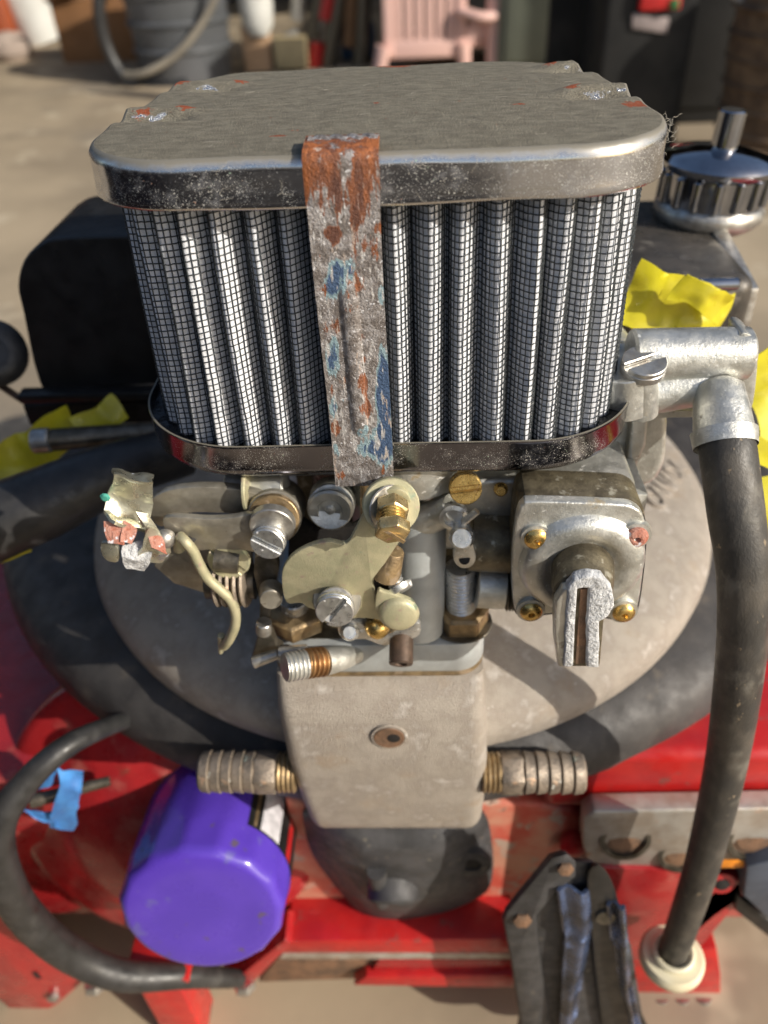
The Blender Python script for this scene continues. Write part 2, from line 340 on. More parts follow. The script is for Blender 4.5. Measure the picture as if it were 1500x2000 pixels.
# ------------------------------------------------------------------ setting
FZ = -60.0
b = B(); b.add([(-900, -900, FZ), (900, -900, FZ), (900, 1000, FZ), (-900, 1000, FZ)], [(0, 1, 2, 3)])
cm = m1('worn_shaded_concrete', (.43, .345, .235), (.28, .225, .155), .018, .85, 0, .3, .9, [((.24, .20, .15), .012, .56, .9, 0, .12), ((.50, .42, .30), .05, .58, .85, 0, .1), ((.16, .13, .10), .09, .69, .8, 0, .05)], det=8)  # concrete mottling; its broad dark patches also paint in floor shadow
o = fin(b, 'floor', cm, smooth=False); o['kind'] = 'structure'
wallm = m1('dim_garage_wall', (.05, .045, .04), (.035, .03, .027), .02, .9)
b = B(); b.box((0, 640, 60), (1300, 20, 240)); o = fin(b, 'back_wall', wallm, smooth=False); o['kind'] = 'structure'
b = B(); b.box((330, 405, 60), (20, 450, 240)); o = fin(b, 'right_wall', wallm, smooth=False); o['kind'] = 'structure'
b = B(); b.box((-420, 405, 60), (20, 450, 240)); o = fin(b, 'left_wall', wallm, smooth=False); o['kind'] = 'structure'
b = B(); b.box((-40, 490, 188), (800, 320, 12)); o = fin(b, 'ceiling', wallm, smooth=False); o['kind'] = 'structure'
T = thing('added_cart', (-56, -64, FZ), 'added dark navy cart, unseen behind the camera, darkening the chrome reflections', 'added reflection blocker')  # unseen cart added behind the camera to darken the chrome reflections
navy = m1('navy_black_enamel', (.012, .013, .022), None, .1, .4)
cx_, cn_ = nrm(v(1, -1, 0)), nrm(v(1, 1, 0)); cart_ax = (cx_, cn_, v(0, 0, 1)); cc0 = v(-47, -47, -24)
b = B(); b.box(cc0, (136, 34, 66), cart_ax); fin(b, 'cart_cabinet', navy, T, bev=1)
for i in range(4):
    b = B(); b.box(cc0+cn_*17.4+v(0, 0, -20+i*14.5), (124, 1.2, 12.5), cart_ax); dw = fin(b, 'drawer', navy, T, bev=.4)
    b = B(); b.box(cc0+cn_*18.8+v(0, 0, -16+i*14.5), (60, 1.6, 1.2), cart_ax); fin(b, 'drawer_handle', 'steel_dk', dw, bev=.3)
for a in (-58, 58):
    for q in (-13, 13):
        c_ = cc0+cx_*a+cn_*q; c_[2] = FZ+1.8; b = B(); b.cyl(c_-cx_*1.5, c_+cx_*1.5, 1.8); fin(b, 'wheel', 'rubber', T)
# ------------------------------------------------------------------ air filter
CW, CDp, CR, CH, H = 18.1, 11.9, 4.2, 1.35, 11.08
BW, BD, BR_, BH = 18.75, 11.5, 4.2, 1.42
AF = thing('air_filter', (0, 0, -H), 'rectangular chrome air filter with dusty lid, pleated element and rusty strap, above the carburettor', 'air filter')
def lid_outline():
    P = rrect(CW, CDp, 3.5, 22, .22)
    y = P[:, 1]; t = np.clip((y+CDp/2)/CDp, 0, 1)
    P[:, 0] *= 1-.16*t**1.3; P[:, 1] = np.where(y > 0, y*1.17, y)
    P[:, 1] -= .12*(1-(P[:, 0]/9)**2)*(y < 0)
    return P
O = lid_outline(); nO = len(O)
Tn = np.roll(O, -1, 0)-np.roll(O, 1, 0); Tn /= np.linalg.norm(Tn, axis=1)[:, None]; ON = np.stack([Tn[:, 1], -Tn[:, 0]], 1)
if (ON*O).sum() < 0: ON = -ON
dents = []                                            # crimps in the lid: (x, y, dirx, diry, height, len, wid)
for (px, py, s, hh) in ((1165, 188, 1, 1), (1115, 138, 1, .8), (318, 232, -1, .9), (430, 176, -1, .7)):
    q = aZ(px, py, 0); dents.append((q[0], q[1], s, hh))
RSP = [tuple(aZ(px, py, .1)[:2])+(ra, rb) for px, py, ra, rb in ((1155, 192, .45, .3), (1250, 200, .8, .45), (360, 214, .5, .3), (280, 224, .4, .3), (770, 126, 1.1, .35), (545, 265, .35, .12), (575, 255, .3, .12), (1015, 205, .4, .12), (900, 200, .15, .15), (930, 225, .2, .1), (735, 205, .15, .15), (860, 300, .2, .1))]
def lidz(x, y):
    z = .16*(1-(x/9.5)**2)*(1-((y-.5)/7.2)**2)
    r = np.zeros_like(z); lp = np.zeros_like(z)
    for dx, dy, s, hh in dents:
        u = (x-dx)*s; w_ = (y-dy)
        along = 1/(1+np.exp(-(u+1.0)*5))
        cy = w_-.10*u
        ridge = .27*hh*np.exp(-((cy-.42)/.42)**2)*along; val = -.34*hh*np.exp(-((cy+.34)/.40)**2)*along*np.exp(-((u+.1)/1.0)**2)
        ridge2 = .08*hh*np.exp(-((cy+.95)/.40)**2)*along
        z = z+ridge+val+ridge2
        r = np.maximum(r, 1.0*np.exp(-(((u+.75)/.35)**2+((cy-.45)/.28)**2))); r = np.maximum(r, .95*np.exp(-(((u-1.7)/.7)**2+((cy-.45)/.35)**2)))
        lp = np.maximum(lp, 1.15*np.exp(-((cy-.02)/.13)**2)*along*np.exp(-((u-.5)/1.2)**2)*hh)
    for bx_, by_, ra, rb in RSP: r = np.maximum(r, .85*np.exp(-(((x-bx_)/ra)**2+((y-by_)/rb)**2)))
    z = z+.02*np.sin(x*1.3+y)*np.sin(y*1.7)
    return z, r, lp
rings = 46; vs = []; at_r = []; at_l = []; fillet = .22
ins = []
for i in range(rings+1): ins.append((i/rings)**1.25)
C0 = np.array([0, .6])
base_in = O-ON*fillet
for t in ins[::-1]:
    Q = C0+(base_in-C0)*t; z, r_, l_ = lidz(Q[:, 0], Q[:, 1])
    edge = np.clip((1-t)/.12, 0, 1); zz = z
    vs.append(np.column_stack([Q, zz])); at_r.append(r_); at_l.append(l_)
vs = vs[::-1]; at_r = at_r[::-1]; at_l = at_l[::-1]
vs = vs[:: 1]
L0 = vs[-1].copy(); 
zE = L0[:, 2]
topv = np.concatenate(vs); b = B(); fs = []
for i in range(rings):
    for k_ in range(nO):
        fs.append((i*nO+k_, i*nO+(k_+1) % nO, (i+1)*nO+(k_+1) % nO, (i+1)*nO+k_))
b.add(topv, fs)
lidtop = fin(b, 'lid', 'lid', AF, fixn=True, attrs={'rust': np.concatenate(at_r), 'lip': np.concatenate(at_l)}, ang=60)
# chrome band: profile (outset from outline, z factor)
prof = [(-fillet, 0.0, 1), (-fillet*.62, -.03, 1), (-.08, -.10, .8), (-.02, -.20, .5), (0, -.34, .2), (.0, -.75, 0), (.03, -1.10, 0), (.05, -1.24, 0), (.03, -CH, 0), (-.05, -CH-.02, 0), (-.10, -CH+.06, 0), (-.12, -.8, 0)]
b = B(); vv = []
kk = np.arange(nO)
for ou, z0, zf in prof:
    Q = O+ON*ou; wob = .018*np.sin(kk*.11)+.01*np.sin(kk*.31+1)
    vv.append(np.column_stack([Q+ON*wob[:, None]*(1-zf), z0+zE*zf+wob*(z0 < -1)*1.5]))
fs = [(i*nO+k_, i*nO+(k_+1) % nO, (i+1)*nO+(k_+1) % nO, (i+1)*nO+k_) for i in range(len(prof)-1) for k_ in range(nO)]
b.add(np.concatenate(vv), fs); fin(b, 'lid_rim', 'chrome', AF, ang=70)
# underside plate
b = B(); b.prism([(p[0], p[1], -1.0) for p in (O-ON*.14)], (0, 0, .1)); fin(b, 'lid_underside', 'resin', AF)
# base tray
Pb = rrect(BW, BD, BR_, 22, .3); nB = len(Pb); Tn = np.roll(Pb, -1, 0)-np.roll(Pb, 1, 0); Tn /= np.linalg.norm(Tn, axis=1)[:, None]; BN = np.stack([Tn[:, 1], -Tn[:, 0]], 1)
if (BN*Pb).sum() < 0: BN = -BN
prof = [(-.9, -H+.02), (-.42, -H), (-.15, -H+.06), (-.03, -H+.20), (0, -H+.42), (0, -H+BH-.12), (.03, -H+BH-.05), (.02, -H+BH), (-.05, -H+BH+.01), (-.07, -H+BH-.06), (-.07, -H+BH-.5)]
b = B(); vv = [np.column_stack([Pb+BN*o_, np.full(nB, z)+.01*np.sin(np.arange(nB)*.2)]) for o_, z in prof]
fs = [(i*nB+k_, i*nB+(k_+1) % nB, (i+1)*nB+(k_+1) % nB, (i+1)*nB+k_) for i in range(len(prof)-1) for k_ in range(nB)]
b.add(np.concatenate(vv), fs); fin(b, 'base_tray', 'chrome_refl_dk', AF, ang=70)
b = B(); b.prism([(p[0], p[1], -H+.01) for p in (Pb-BN*.88)], (0, 0, .06)); fin(b, 'tray_floor', 'steel_dk', AF)
# resin bed (wavy)
b = B(); NR = 14; vv = []
for i in range(NR+1):
    Q = (Pb-BN*.07)*(1-.035*i*1.6) if i < NR else Pb*.05
    vv.append(np.column_stack([Q, -H+BH-.42+.05*np.sin(Q[:, 0]*4)*np.cos(Q[:, 1]*5)-.02*i]))
fs = [(i*nB+k_, i*nB+(k_+1) % nB, (i+1)*nB+(k_+1) % nB, (i+1)*nB+k_) for i in range(NR) for k_ in range(nB)]
fs.append(tuple(NR*nB+k_ for k_ in range(nB)))
b.add(np.concatenate(vv), fs); fin(b, 'resin_bed', 'resin', AF)
# pleated element
EW, ED, ER = 17.2, 10.7, 4.0; PITCH = 1.035; DEP = .74
E0 = rrect(EW, ED, ER, 40, .04); seg = np.linalg.norm(np.roll(E0, -1, 0)-E0, axis=1); cum = np.concatenate([[0], np.cumsum(seg)]); LEN = cum[-1]
NP = int(round(LEN/PITCH)); E1 = np.vstack([E0, E0[:1]])
def outl(s):
    s = np.mod(s, LEN); x = np.interp(s, cum, E1[:, 0]); y = np.interp(s, cum, E1[:, 1]); return np.stack([x, y], -1)
SP = 26; ph = np.arange(NP*SP)/SP; pid = np.floor(ph+.5).astype(int) % NP
jit = rng.normal(0, .075, NP)*PITCH; djit = rng.normal(1, .10, NP); wj = rng.normal(0, .25, NP)
ds = LEN/NP
def pleat(zf):
    """closed path at height fraction zf (0 top, 1 bottom)"""
    jj = jit[pid]+.05*np.sin(zf*4+wj[pid]*9)*wj[pid]*2
    s = (ph+.095*np.sin(2*math.pi*ph))*ds
    wt = .5+.5*np.cos(2*math.pi*(ph-np.round(ph))); s = s+jj*wt
    sx_ = outl(s)[:, 0]; s = s-wt*ds*np.where(outl(s)[:, 1] < 0, .20/(1+np.exp((sx_-0.5)*1.2))-.04, 0)
    c = outl(s); e = .02; t = outl(s+e)-outl(s-e); t /= np.linalg.norm(t, axis=1)[:, None]; nn = np.stack([t[:, 1], -t[:, 0]], 1)
    if (nn*c).sum() < 0: nn = -nn
    ang = np.arctan2(c[:, 1], c[:, 0])
    corner = np.exp(-((ang-(-.42))/.22)**2)                      # flattened folds at the right front corner
    dep = DEP*djit[pid]*(1-.68*corner)
    f = (.5-.5*np.cos(2*math.pi*ph)); f = f**.85
    c = c-nn*(dep*f)[:, None]
    sc = 1+(.025*zf); c = c*np.array([sc, 1+.035*zf]); c[:, 0] += .05*np.sin(zf*3+pid*1.7)*wt
    return c
NZ = 30; ztop, zbot = -CH+.25, -H+BH-.50
def surf(zfs):
    out = []
    for zf in zfs:
        c = pleat(zf); out.append(np.column_stack([c, np.full(len(c), ztop+(zbot-ztop)*zf)]))
    return np.array(out)
def pn(c):                                               # in-plane outward normal of a path
    t = np.roll(c, -1, 0)-np.roll(c, 1, 0); t = t[:, :2]/np.linalg.norm(t[:, :2], axis=1)[:, None]; n_ = np.stack([t[:, 1], -t[:, 0]], 1)
    return n_, t
Sg = surf(np.linspace(0, 1, NZ)); nS = Sg.shape[1]; sgn = None
cl = Sg.copy()
n0, t0 = pn(Sg[0]); sgn = 1 if (n0[::SP]*Sg[0][::SP, :2]).sum() > 0 else -1
for i in range(NZ):
    nn, _ = pn(Sg[i]); cl[i][:, :2] -= sgn*nn*.035
b = B(); fs = [(i*nS+k_, i*nS+(k_+1) % nS, (i+1)*nS+(k_+1) % nS, (i+1)*nS+k_) for i in range(NZ-1) for k_ in range(nS)]
cn3 = np.array([mn.noise(Vector(q*2.2)) for q in cl.reshape(-1, 3)])*.03; cl[..., 1] += cn3.reshape(cl.shape[:2])
b.add(cl.reshape(-1, 3), fs); fin(b, 'pleated_cloth', 'cloth', AF, ang=80)
# wires: rows then columns, one joined part
CELL = .215; NRW = int((ztop-zbot)/CELL); b = B(); wr = .021
vs = []; fs = []; off = 0
for i in range(NRW):
    zf = (i+.5)/NRW; c = pleat(zf); nn, tt = pn(c)
    zz = ztop+(zbot-ztop)*zf+.030*np.sin(ph*2*math.pi+.6)+.035*np.sin(ph*.9+i*.05)+rng.normal(0, .006, len(ph))+.02*np.sin(pid*2.1+i*.4)
    c3 = np.column_stack([c, zz]); n3 = np.column_stack([nn*sgn, np.zeros(len(c))]); z3 = v(0, 0, 1)
    q = [c3+n3*wr*1.3, c3+z3*wr*1.05, c3-n3*wr, c3-z3*wr*1.05]
    for a in q: vs.append(a)
    m_ = len(c)
    idx = np.arange(m_); nx = (idx+1) % m_
    for k_ in range(4):
        a = off+k_*m_; d_ = off+((k_+1) % 4)*m_
        fs.append(np.stack([a+idx, a+nx, d_+nx, d_+idx], 1))
    off += 4*m_
zs = np.linspace(0, 1, 26); PG = surf(zs)
# columns at equal arc length of each row
cols = []
for i in range(len(zs)):
    c = PG[i]; cc = np.vstack([c, c[:1]]); sl = np.concatenate([[0], np.cumsum(np.linalg.norm(np.diff(cc[:, :2], axis=0), axis=1))])
    if i == 0: NC = int(sl[-1]/.205); phs = np.arange(NC)/NC
    # tie columns to fold phase so that they stay on one fold
    if i == 0: base_ph = np.interp(phs*sl[-1], sl, np.arange(len(cc)))
    u = base_ph; x = np.interp(u, np.arange(len(cc)), cc[:, 0]); y = np.interp(u, np.arange(len(cc)), cc[:, 1])
    nn, tt = pn(c); nnx = np.interp(u, np.arange(len(c)), nn[:, 0]); nny = np.interp(u, np.arange(len(c)), nn[:, 1])
    N3 = np.column_stack([nnx, nny, 0*nnx])*sgn; T3 = np.column_stack([-nny, nnx, 0*nnx])
    cols.append((np.column_stack([x, y, np.full(NC, c[0, 2])])+T3*rng.normal(0, .008, NC)[:, None], N3, T3))
for kq, (a1, a2) in enumerate(((1.2, 0), (0, 1), (-1, 0), (0, -1))):
    vs.append(np.concatenate([p+n_*wr*a1+t_*wr*a2 for p, n_, t_ in cols]))
m_ = NC*len(zs)
for k_ in range(4):
    a = off+k_*m_; d_ = off+((k_+1) % 4)*m_
    for i in range(len(zs)-1):
        r = np.arange(NC)+i*NC; fs.append(np.stack([a+r, a+r+NC, d_+r+NC, d_+r], 1))
VV = np.concatenate(vs); FF = np.concatenate(fs)
me = bpy.data.meshes.new('wire_mesh'); cc_ = v(0, 0, -5.5)
me.vertices.add(len(VV)); me.vertices.foreach_set('co', ((VV-cc_)*K).astype(np.float32).ravel())
me.loops.add(len(FF)*4); me.loops.foreach_set('vertex_index', FF.astype(np.int32).ravel())
me.polygons.add(len(FF)); me.polygons.foreach_set('loop_start', np.arange(len(FF), dtype=np.int32)*4)
me.update(calc_edges=True); me.polygons.foreach_set('use_smooth', [True]*len(FF)); me.materials.append(G['wire'])
o = bpy.data.objects.new('wire_mesh', me); COL.objects.link(o); o.parent = AF; o.location = Vector(cc_-org(AF))*K; o['kind'] = 'stuff'
# strap
NXs, NYs = 40, 300; sw0, sw1 = 2.06, 2.10; xs = -.80
yc = -CDp/2-.12-.06
path = [(-5.15, .23), (-5.45, .22), (-5.75, .20), (yc-.0, .12), (yc-.07, .02), (yc-.10, -.12), (yc-.09, -.5), (yc-.09, -1.4), (yc-.02, -3.5), (yc+.06, -6), (yc+.10, -9), (yc+.08, -9.9), (yc+.08, -10.6), (yc+.12, -H-.12)]
pp = np.array(path); cumd = np.concatenate([[0], np.cumsum(np.linalg.norm(np.diff(pp, axis=0), axis=1))]); tt = np.linspace(0, cumd[-1], NYs)
py_ = np.interp(tt, cumd, pp[:, 0]); pz_ = np.interp(tt, cumd, pp[:, 1])
kern = np.ones(5)/5; py2 = py_.copy(); pz2 = pz_.copy(); py2[2:-2] = np.convolve(py_, kern, 'valid'); pz2[2:-2] = np.convolve(pz_, kern, 'valid')
gy, gx = np.meshgrid(np.arange(NYs), np.linspace(-1, 1, NXs), indexing='ij')
zc = pz2[gy]; wd = (sw0+(sw1-sw0)*np.clip(-zc/11, 0, 1))/2
edge = np.abs(gx)**10
X = xs+gx*wd+.03*np.sin(zc*.5)
rib = .13*np.exp(-((gx+.02)/.20)**4)*(1/(1+np.exp((zc+3.7)*8)))*(1/(1+np.exp(-(zc+8.9)*8)))
pit = np.array([[mn.noise(Vector((X[i, j]*3.2, zc[i, j]*3.2, 1)))*.008+mn.noise(Vector((X[i, j]*8, zc[i, j]*8, 5)))*.006 for j in range(NXs)] for i in range(NYs)])
pit = pit*(1-edge)
Yg = py2[gy]-rib-pit*1.4+.05*edge*(zc > -1.3)*(gx < 0)
Zg = zc+pit*.6*(zc > .1)
gr = np.stack([X, Yg, Zg], -1)
bl = np.full(zc.shape, .0)
def blob(cx, cz, rx, rz, a): return a*np.exp(-(((gx-cx)/rx)**2+((zc-cz)/rz)**2))
for cx, cz, rx, rz in ((.1, -3.05, .7, .45), (-.45, -3.55, .35, .5), (.45, -2.75, .4, .35), (-.75, -6.1, .3, .8), (.75, -7.0, .35, 1.3), (.35, -6.3, .25, .6), (-.7, -7.9, .45, .6), (.1, -9.6, 1.3, .55), (-.35, -8.9, .5, .3), (.75, -9.0, .4, .5), (-.2, -10.4, .3, .3), (.9, -3.9, .2, .5)):
    bl = np.maximum(bl, blob(cx, cz, rx, rz, .60))
ru = .85/(1+np.exp(-(zc+1.45+.2*np.sin(gx*3+1))*3.5))-.05
for cx, cz, r_ in ((.8, -2.5, .42), (.15, -3.8, .40), (.05, -4.3, .25), (-.75, -5.0, .42), (.25, -5.3, .25), (-.5, -6.9, .28), (.3, -6.1, .2), (-.35, -2.0, .22), (-.85, -3.7, .25), (.15, -6.9, .35), (-.85, -7.2, .3), (.2, -7.9, .22), (-.8, -8.7, .22), (.6, -10.5, .25), (-.7, -10.7, .22), (.95, -1.9, .22), (-.95, -2.6, .2)):
    ru = np.maximum(ru, blob(cx, cz, r_*1.25, r_*1.3, .62))
b = B(); b.sheet(gr, -.11); at2 = np.concatenate([bl.ravel(), bl.ravel()]); at3 = np.concatenate([ru.ravel(), ru.ravel()])
fin(b, 'strap', 'strap', AF, attrs={'blue': at2, 'rust': at3}, ang=50, label='rusty galvanised strap with flaking blue paint down the front')
b = B()                                                # strap's folded end on the lid
rows = []
for i in range(6):
    rows.append([(xs-.95+1.95*j/30+.0, -5.6+.10*i+.03*math.sin(j*1.1), .245+.08*math.sin(math.pi*i/5)+.03*math.sin(j*.9+i)) for j in range(31)])
b.sheet(rows, .05); fin(b, 'strap_lip', 'strap', AF, ang=60)
# lint caught on the lid's right corner
b = B()
for i in range(26):
    a = rng.uniform(0, 1); q = v(9.0-.1*a, -3.2+1.2*a, -.05-1.1*rng.uniform(0, 1)); pts = [q]
    d = nrm(v(1, rng.normal(0, .5), rng.normal(.1, .6)))
    for j in range(5):
        d = nrm(d+rng.normal(0, .65, 3)); pts.append(pts[-1]+d*rng.uniform(.05, .12))
    b.tube(pts, .0045, n=3, res=3)
for i in range(46):                                    # stray hairs lying on the lid and rims
    x = rng.uniform(-7.5, 7.8)
    if rng.uniform() < .45: q = v(x, rng.uniform(-5, 4), 0); q[2] = float(lidz(q[0:1], q[1:2])[0][0])+.012; pts = [q]; d = nrm(v(rng.normal(), rng.normal()*.5, 0))
    else:
        q = v(x if abs(x-xs) > 1.2 else x+3, -CDp/2-.20, rng.uniform(-1.2, -.3)); pts = [q]; d = nrm(v(rng.normal(), 0, rng.normal()))
        if abs(q[0]) > 4.6: continue
    for j in range(4):
        e = rng.normal(0, .5, 3); e[2 if d[2] == 0 else 1] = 0; d = nrm(d+e); pts.append(pts[-1]+d*rng.uniform(.05, .16))
    b.tube(pts, .004, n=3, res=3)
o = fin(b, 'lint', 'lint', AF); o['kind'] = 'stuff'
# ------------------------------------------------------------------ manifold dome, ring, water box
def px2(pts, Y=None, D=None, Z=None):
    return [aY(x, y, Y) if Y is not None else aD(x, y, D) if D is not None else aZ(x, y, Z) for x, y in pts]
MAN = thing('intake_manifold', (0, 10, -34), 'grey cast intake manifold with round dome behind and square hollow block in front', 'manifold')
DC = v(-.2, 13.9, 0)
b = B(); b.lathe(DC+v(0, 0, -26), (0, 0, 1), [(19.9, -1.8), (20.05, -.9), (19.9, -.3), (19.5, .25), (18.8, .7), (17.5, 1.25), (15.5, 1.9), (13, 2.5), (10, 3.0), (6, 3.5), (2.5, 3.7), (.2, 3.7)], 160)
fin(b, 'dome', 'cast', MAN, ang=50)
# square block: sloped loft of rounded rectangles
b = B(); rows = []
for z, x0, x1, y0, r in ((-21.88, -5.4, 3.9, -5.95, .5), (-22.6, -5.4, 3.95, -6.6, .7), (-23.5, -5.4, 4.05, -7.1, .8), (-27, -5.3, 4.2, -7.3, .8), (-30.5, -5.05, 4.2, -7.2, .8), (-32.4, -4.85, 4.15, -7.05, .8), (-32.9, -4.75, 4.05, -6.9, .7), (-33.1, -4.5, 3.8, -6.6, .6)):
    rr_ = rrect(x1-x0, 9, r, 6, 9); rows.append(np.column_stack([rr_[:, 0]+(x0+x1)/2, rr_[:, 1]+y0+4.5, np.full(len(rr_), z)]))
nn_ = len(rows[0]); fs = [(i*nn_+k_, i*nn_+(k_+1) % nn_, (i+1)*nn_+(k_+1) % nn_, (i+1)*nn_+k_) for i in range(len(rows)-1) for k_ in range(nn_)]
fs += [tuple(range(nn_)), tuple((len(rows)-1)*nn_+k_ for k_ in range(nn_))]
b.add(np.concatenate(rows), fs); BLK = fin(b, 'hollow_block', 'cast', MAN, bev=0, ang=50)
hc = aY(760, 1441, -7.26)
b = B(); b.lathe(hc+v(0, .05, 0), (0, -1, .02), [(.84, -.02), (.82, .045), (.74, .06), (.68, .03), (.66, .0), (.60, -.0)], 40, cap=False); fin(b, 'hole_rim', 'cast', BLK)
b = B(); b.lathe(hc+v(0, .0, 0), (0, -1, .02), [(.70, .012), (.68, .04), (.4, .03), (.3, .028)], 36); fin(b, 'threaded_hole', 'rustplug', BLK)
b = B(); b.lathe(hc+v(.2, -.035, 0), (0, -1, .02), [(.30, 0), (.26, .012)], 24); fin(b, 'plug_socket', 'hole', BLK)
# raised cast lettering on the dome
cu = bpy.data.curves.new('raised_lettering', 'FONT'); cu.body = 'CANADA'; cu.size = 1.75*K; cu.extrude = .09*K; cu.bevel_depth = .05*K; cu.align_x = 'CENTER'
tc_ = bpy.data.objects.new('tmp', cu); COL.objects.link(tc_)
dg = bpy.context.evaluated_depsgraph_get(); tm = bpy.data.meshes.new_from_object(tc_.evaluated_get(dg)); bpy.data.objects.remove(tc_)
o = bpy.data.objects.new('raised_lettering', tm); COL.objects.link(o); tm.materials.append(G['cast']); o.parent = MAN
def on_dome(px, py):
    z = -25.
    for _ in range(12):
        q = aZ(px, py, z); r = math.hypot(q[0]-DC[0], q[1]-DC[1]); z = -26+float(np.interp(r, [2.5, 6, 10, 13, 15.5, 17.5, 18.8, 19.5, 19.9], [3.7, 3.5, 3.0, 2.5, 1.9, 1.25, .7, .25, -.3]))
    return aZ(px, py, z)
p0 = on_dome(1290, 1000); p1 = on_dome(1345, 922); p2 = on_dome(1262, 955); pc = (p0+p1)/2
sn_ = nrm(np.cross(p1-p0, p2-p0)); sn_ = sn_ if sn_[2] > 0 else -sn_; pc = pc+sn_*.10
dx = nrm(p1-p0); dz = sn_; dy = np.cross(dz, dx)
sc_ = np.linalg.norm(p1-p0)/ (tm.vertices and (max(q.co.x for q in tm.vertices)-min(q.co.x for q in tm.vertices))/K)
mm = Matrix.Identity(4)
for i in range(3): mm[i][0] = dx[i]*sc_; mm[i][1] = dy[i]*1.15; mm[i][2] = dz[i]; mm[i][3] = (pc[i]-org(MAN)[i])*K
o.matrix_local = mm
# black ring below
RG = thing('exhaust_ring', (DC[0], 24, -34), 'broad black coated ring running round below the grey manifold dome', 'exhaust ring')
b = B(); b.lathe(v(-.2, 24.2, -30), (0, 0, 1), [(29.2, -4.0), (30.1, -2.6), (30.6, -1.2), (30.4, 0), (29.8, .9), (28.6, 1.6), (26, 2.4), (22, 2.9), (14, 2.8)], 180, cap=False); fin(b, 'ring_body', 'ringblack', RG, ang=50)
# hose barbs, each its own thing
def barb(x0, x1, c, label, flip):
    T = thing('hose_barb', c, label, 'hose fitting', 'brass hose barbs on the manifold block')
    s = 1 if x1 > x0 else -1; ax = v(1, 0, -.015)*s; p = np.array(c, float)
    b = B(); thread(b, p, p+ax*.95, 1.0, .22, .09, 32); fin(b, 'thread', 'brass_old', T, ang=25)
    b = B(); b.lathe(p+ax*.9, ax, [(.9, 0), (1.08, .05), (1.08, 1.05), (.95, 1.15)], 6, a0=.5); fin(b, 'hex_collar', 'barb', T, bev=.05, seg=1)
    pr = [(.9, 0)]
    L_ = abs(x1-x0)-2.1; k_ = 5
    for i in range(k_): pr += [(.90, (i+.08)*L_/k_), (1.04, (i+.22)*L_/k_), (.97, (i+.95)*L_/k_)]
    pr += [(.94, L_-.02), (.86, L_+.08), (.72, L_+.09), (.7, L_-.6)]
    b = B(); b.lathe(p+ax*1.95, ax, pr, 40); fin(b, 'barbed_nozzle', 'barb', T, ang=28)
barb(4.3, 9.35, aY(950, 1508, -6.4)-v(.25, 0, 0), 'corroded ribbed brass hose barb on the right side of the manifold block', 1)
barb(-5.4, -10.25, aY(573, 1508, -6.4)+v(.15, 0, 0), 'corroded ribbed brass hose barb on the left side, above the purple canister', -1)
# ------------------------------------------------------------------ carburettor
CB = thing('carburettor', (0, -2, -21.4), 'worn zinc carburettor with linkages, screws and pump cover beneath the air filter', 'carburettor')
# flange
b = B(); fl = px2([(548, 1316), (552, 1240)], Y=-6.0)
rr_ = rrect(9.9, 9.5, 1.3, 8, 9); fx = -.78
def slab(z0, z1, W, D, R, cx, cy, mat, name, bev=.06, par=CB, **k):
    q = rrect(W, D, R, 8, 9); b = B(); b.prism([(p[0]+cx, p[1]+cy, z0) for p in q], (0, 0, z1-z0)); return fin(b, name, mat, par, bev=bev, ang=35, **k)
slab(-21.86, -21.72, 9.45, 9.7, 1.3, fx, -1.15, 'brass_old', 'gasket', bev=.02)
slab(-21.71, -19.95, 9.5, 9.5, 1.3, fx, -1.15, 'alu_pale', 'base_flange', .08)
slab(-19.95, -19.90, 8.7, 8.8, 1.1, fx, -1.1, 'alu_dirty', 'flange_grime', .02)
# barrel bodies
b = B(); b.cyl((-.6, .3, -19.7), (-.6, .3, -12.4), 3.0, 3.2, 40); b.box((-.6, 1.6, -16), (7.4, 4.5, 7.3)); fin(b, 'throttle_body', 'alu_dirty', CB, bev=.2, seg=2)
b = B(); b.box((.2, 1.2, -12.0), (10.6, 9.0, 1.6)); b.cyl((.9, -2.9, -12.8), (.9, -2.9, -11.1), 2.2, 2.4, 36); fin(b, 'air_horn_body', 'alu', CB, bev=.15)
b = B(); b.cyl((-.6, -1.2, -19.3), (.2, -2.4, -12.2), 1.5, 1.9, 32); fin(b, 'venturi_casting', 'alu', CB, ang=40)
def pcyl(p0, p1, r0, r1=None, name='boss', mat='alu', D0=None, ch=.04, par=None, **k):
    b = B(); b.cyl(p0, p1, r0, r1, 28, ch=ch); return fin(b, name, mat, par or CB, ang=35, **k)
def Y(px, py, y=-6.0): return aY(px, py, y)
b = B(); b.cyl(aY(822, 1010, -4.2), aY(815, 1225, -5.0), 1.05, 1.15, 28); fin(b, 'bowl_column', 'alu_pale', CB, ang=40)
# upper row under the tray
b = B(); b.cyl(Y(445, 958, -4.2), Y(560, 950, -4.2), .75, .8, 24, ch=.08); fin(b, 'choke_housing', 'alu', CB, ang=35)
pcyl(Y(478, 955, -5.0), Y(486, 955, -5.0), .85, .85, 'clip_ring', 'yzinc')
pcyl(Y(545, 985, -3), Y(535, 1010, -5.7), 1.15, 1.05, 'choke_shaft_boss', 'steel_br')
pcyl(Y(536, 1010, -5.7), Y(534, 1016, -6.0), .98, .98, 'choke_washer', 'brass_old')
pcyl(Y(534, 1016, -6.0), Y(531, 1030, -6.4), .86, .86, 'choke_bushing', 'steel')
slot_screw(Y(528, 1050, -6.35), (-.1, -1, .15), .66, .5, 'alu_clean', CB, 'choke_pivot_screw', ang=-.5)
pcyl(Y(650, 975, -3.0), Y(646, 990, -5.2), .98, .9, 'mixture_boss', 'alu')
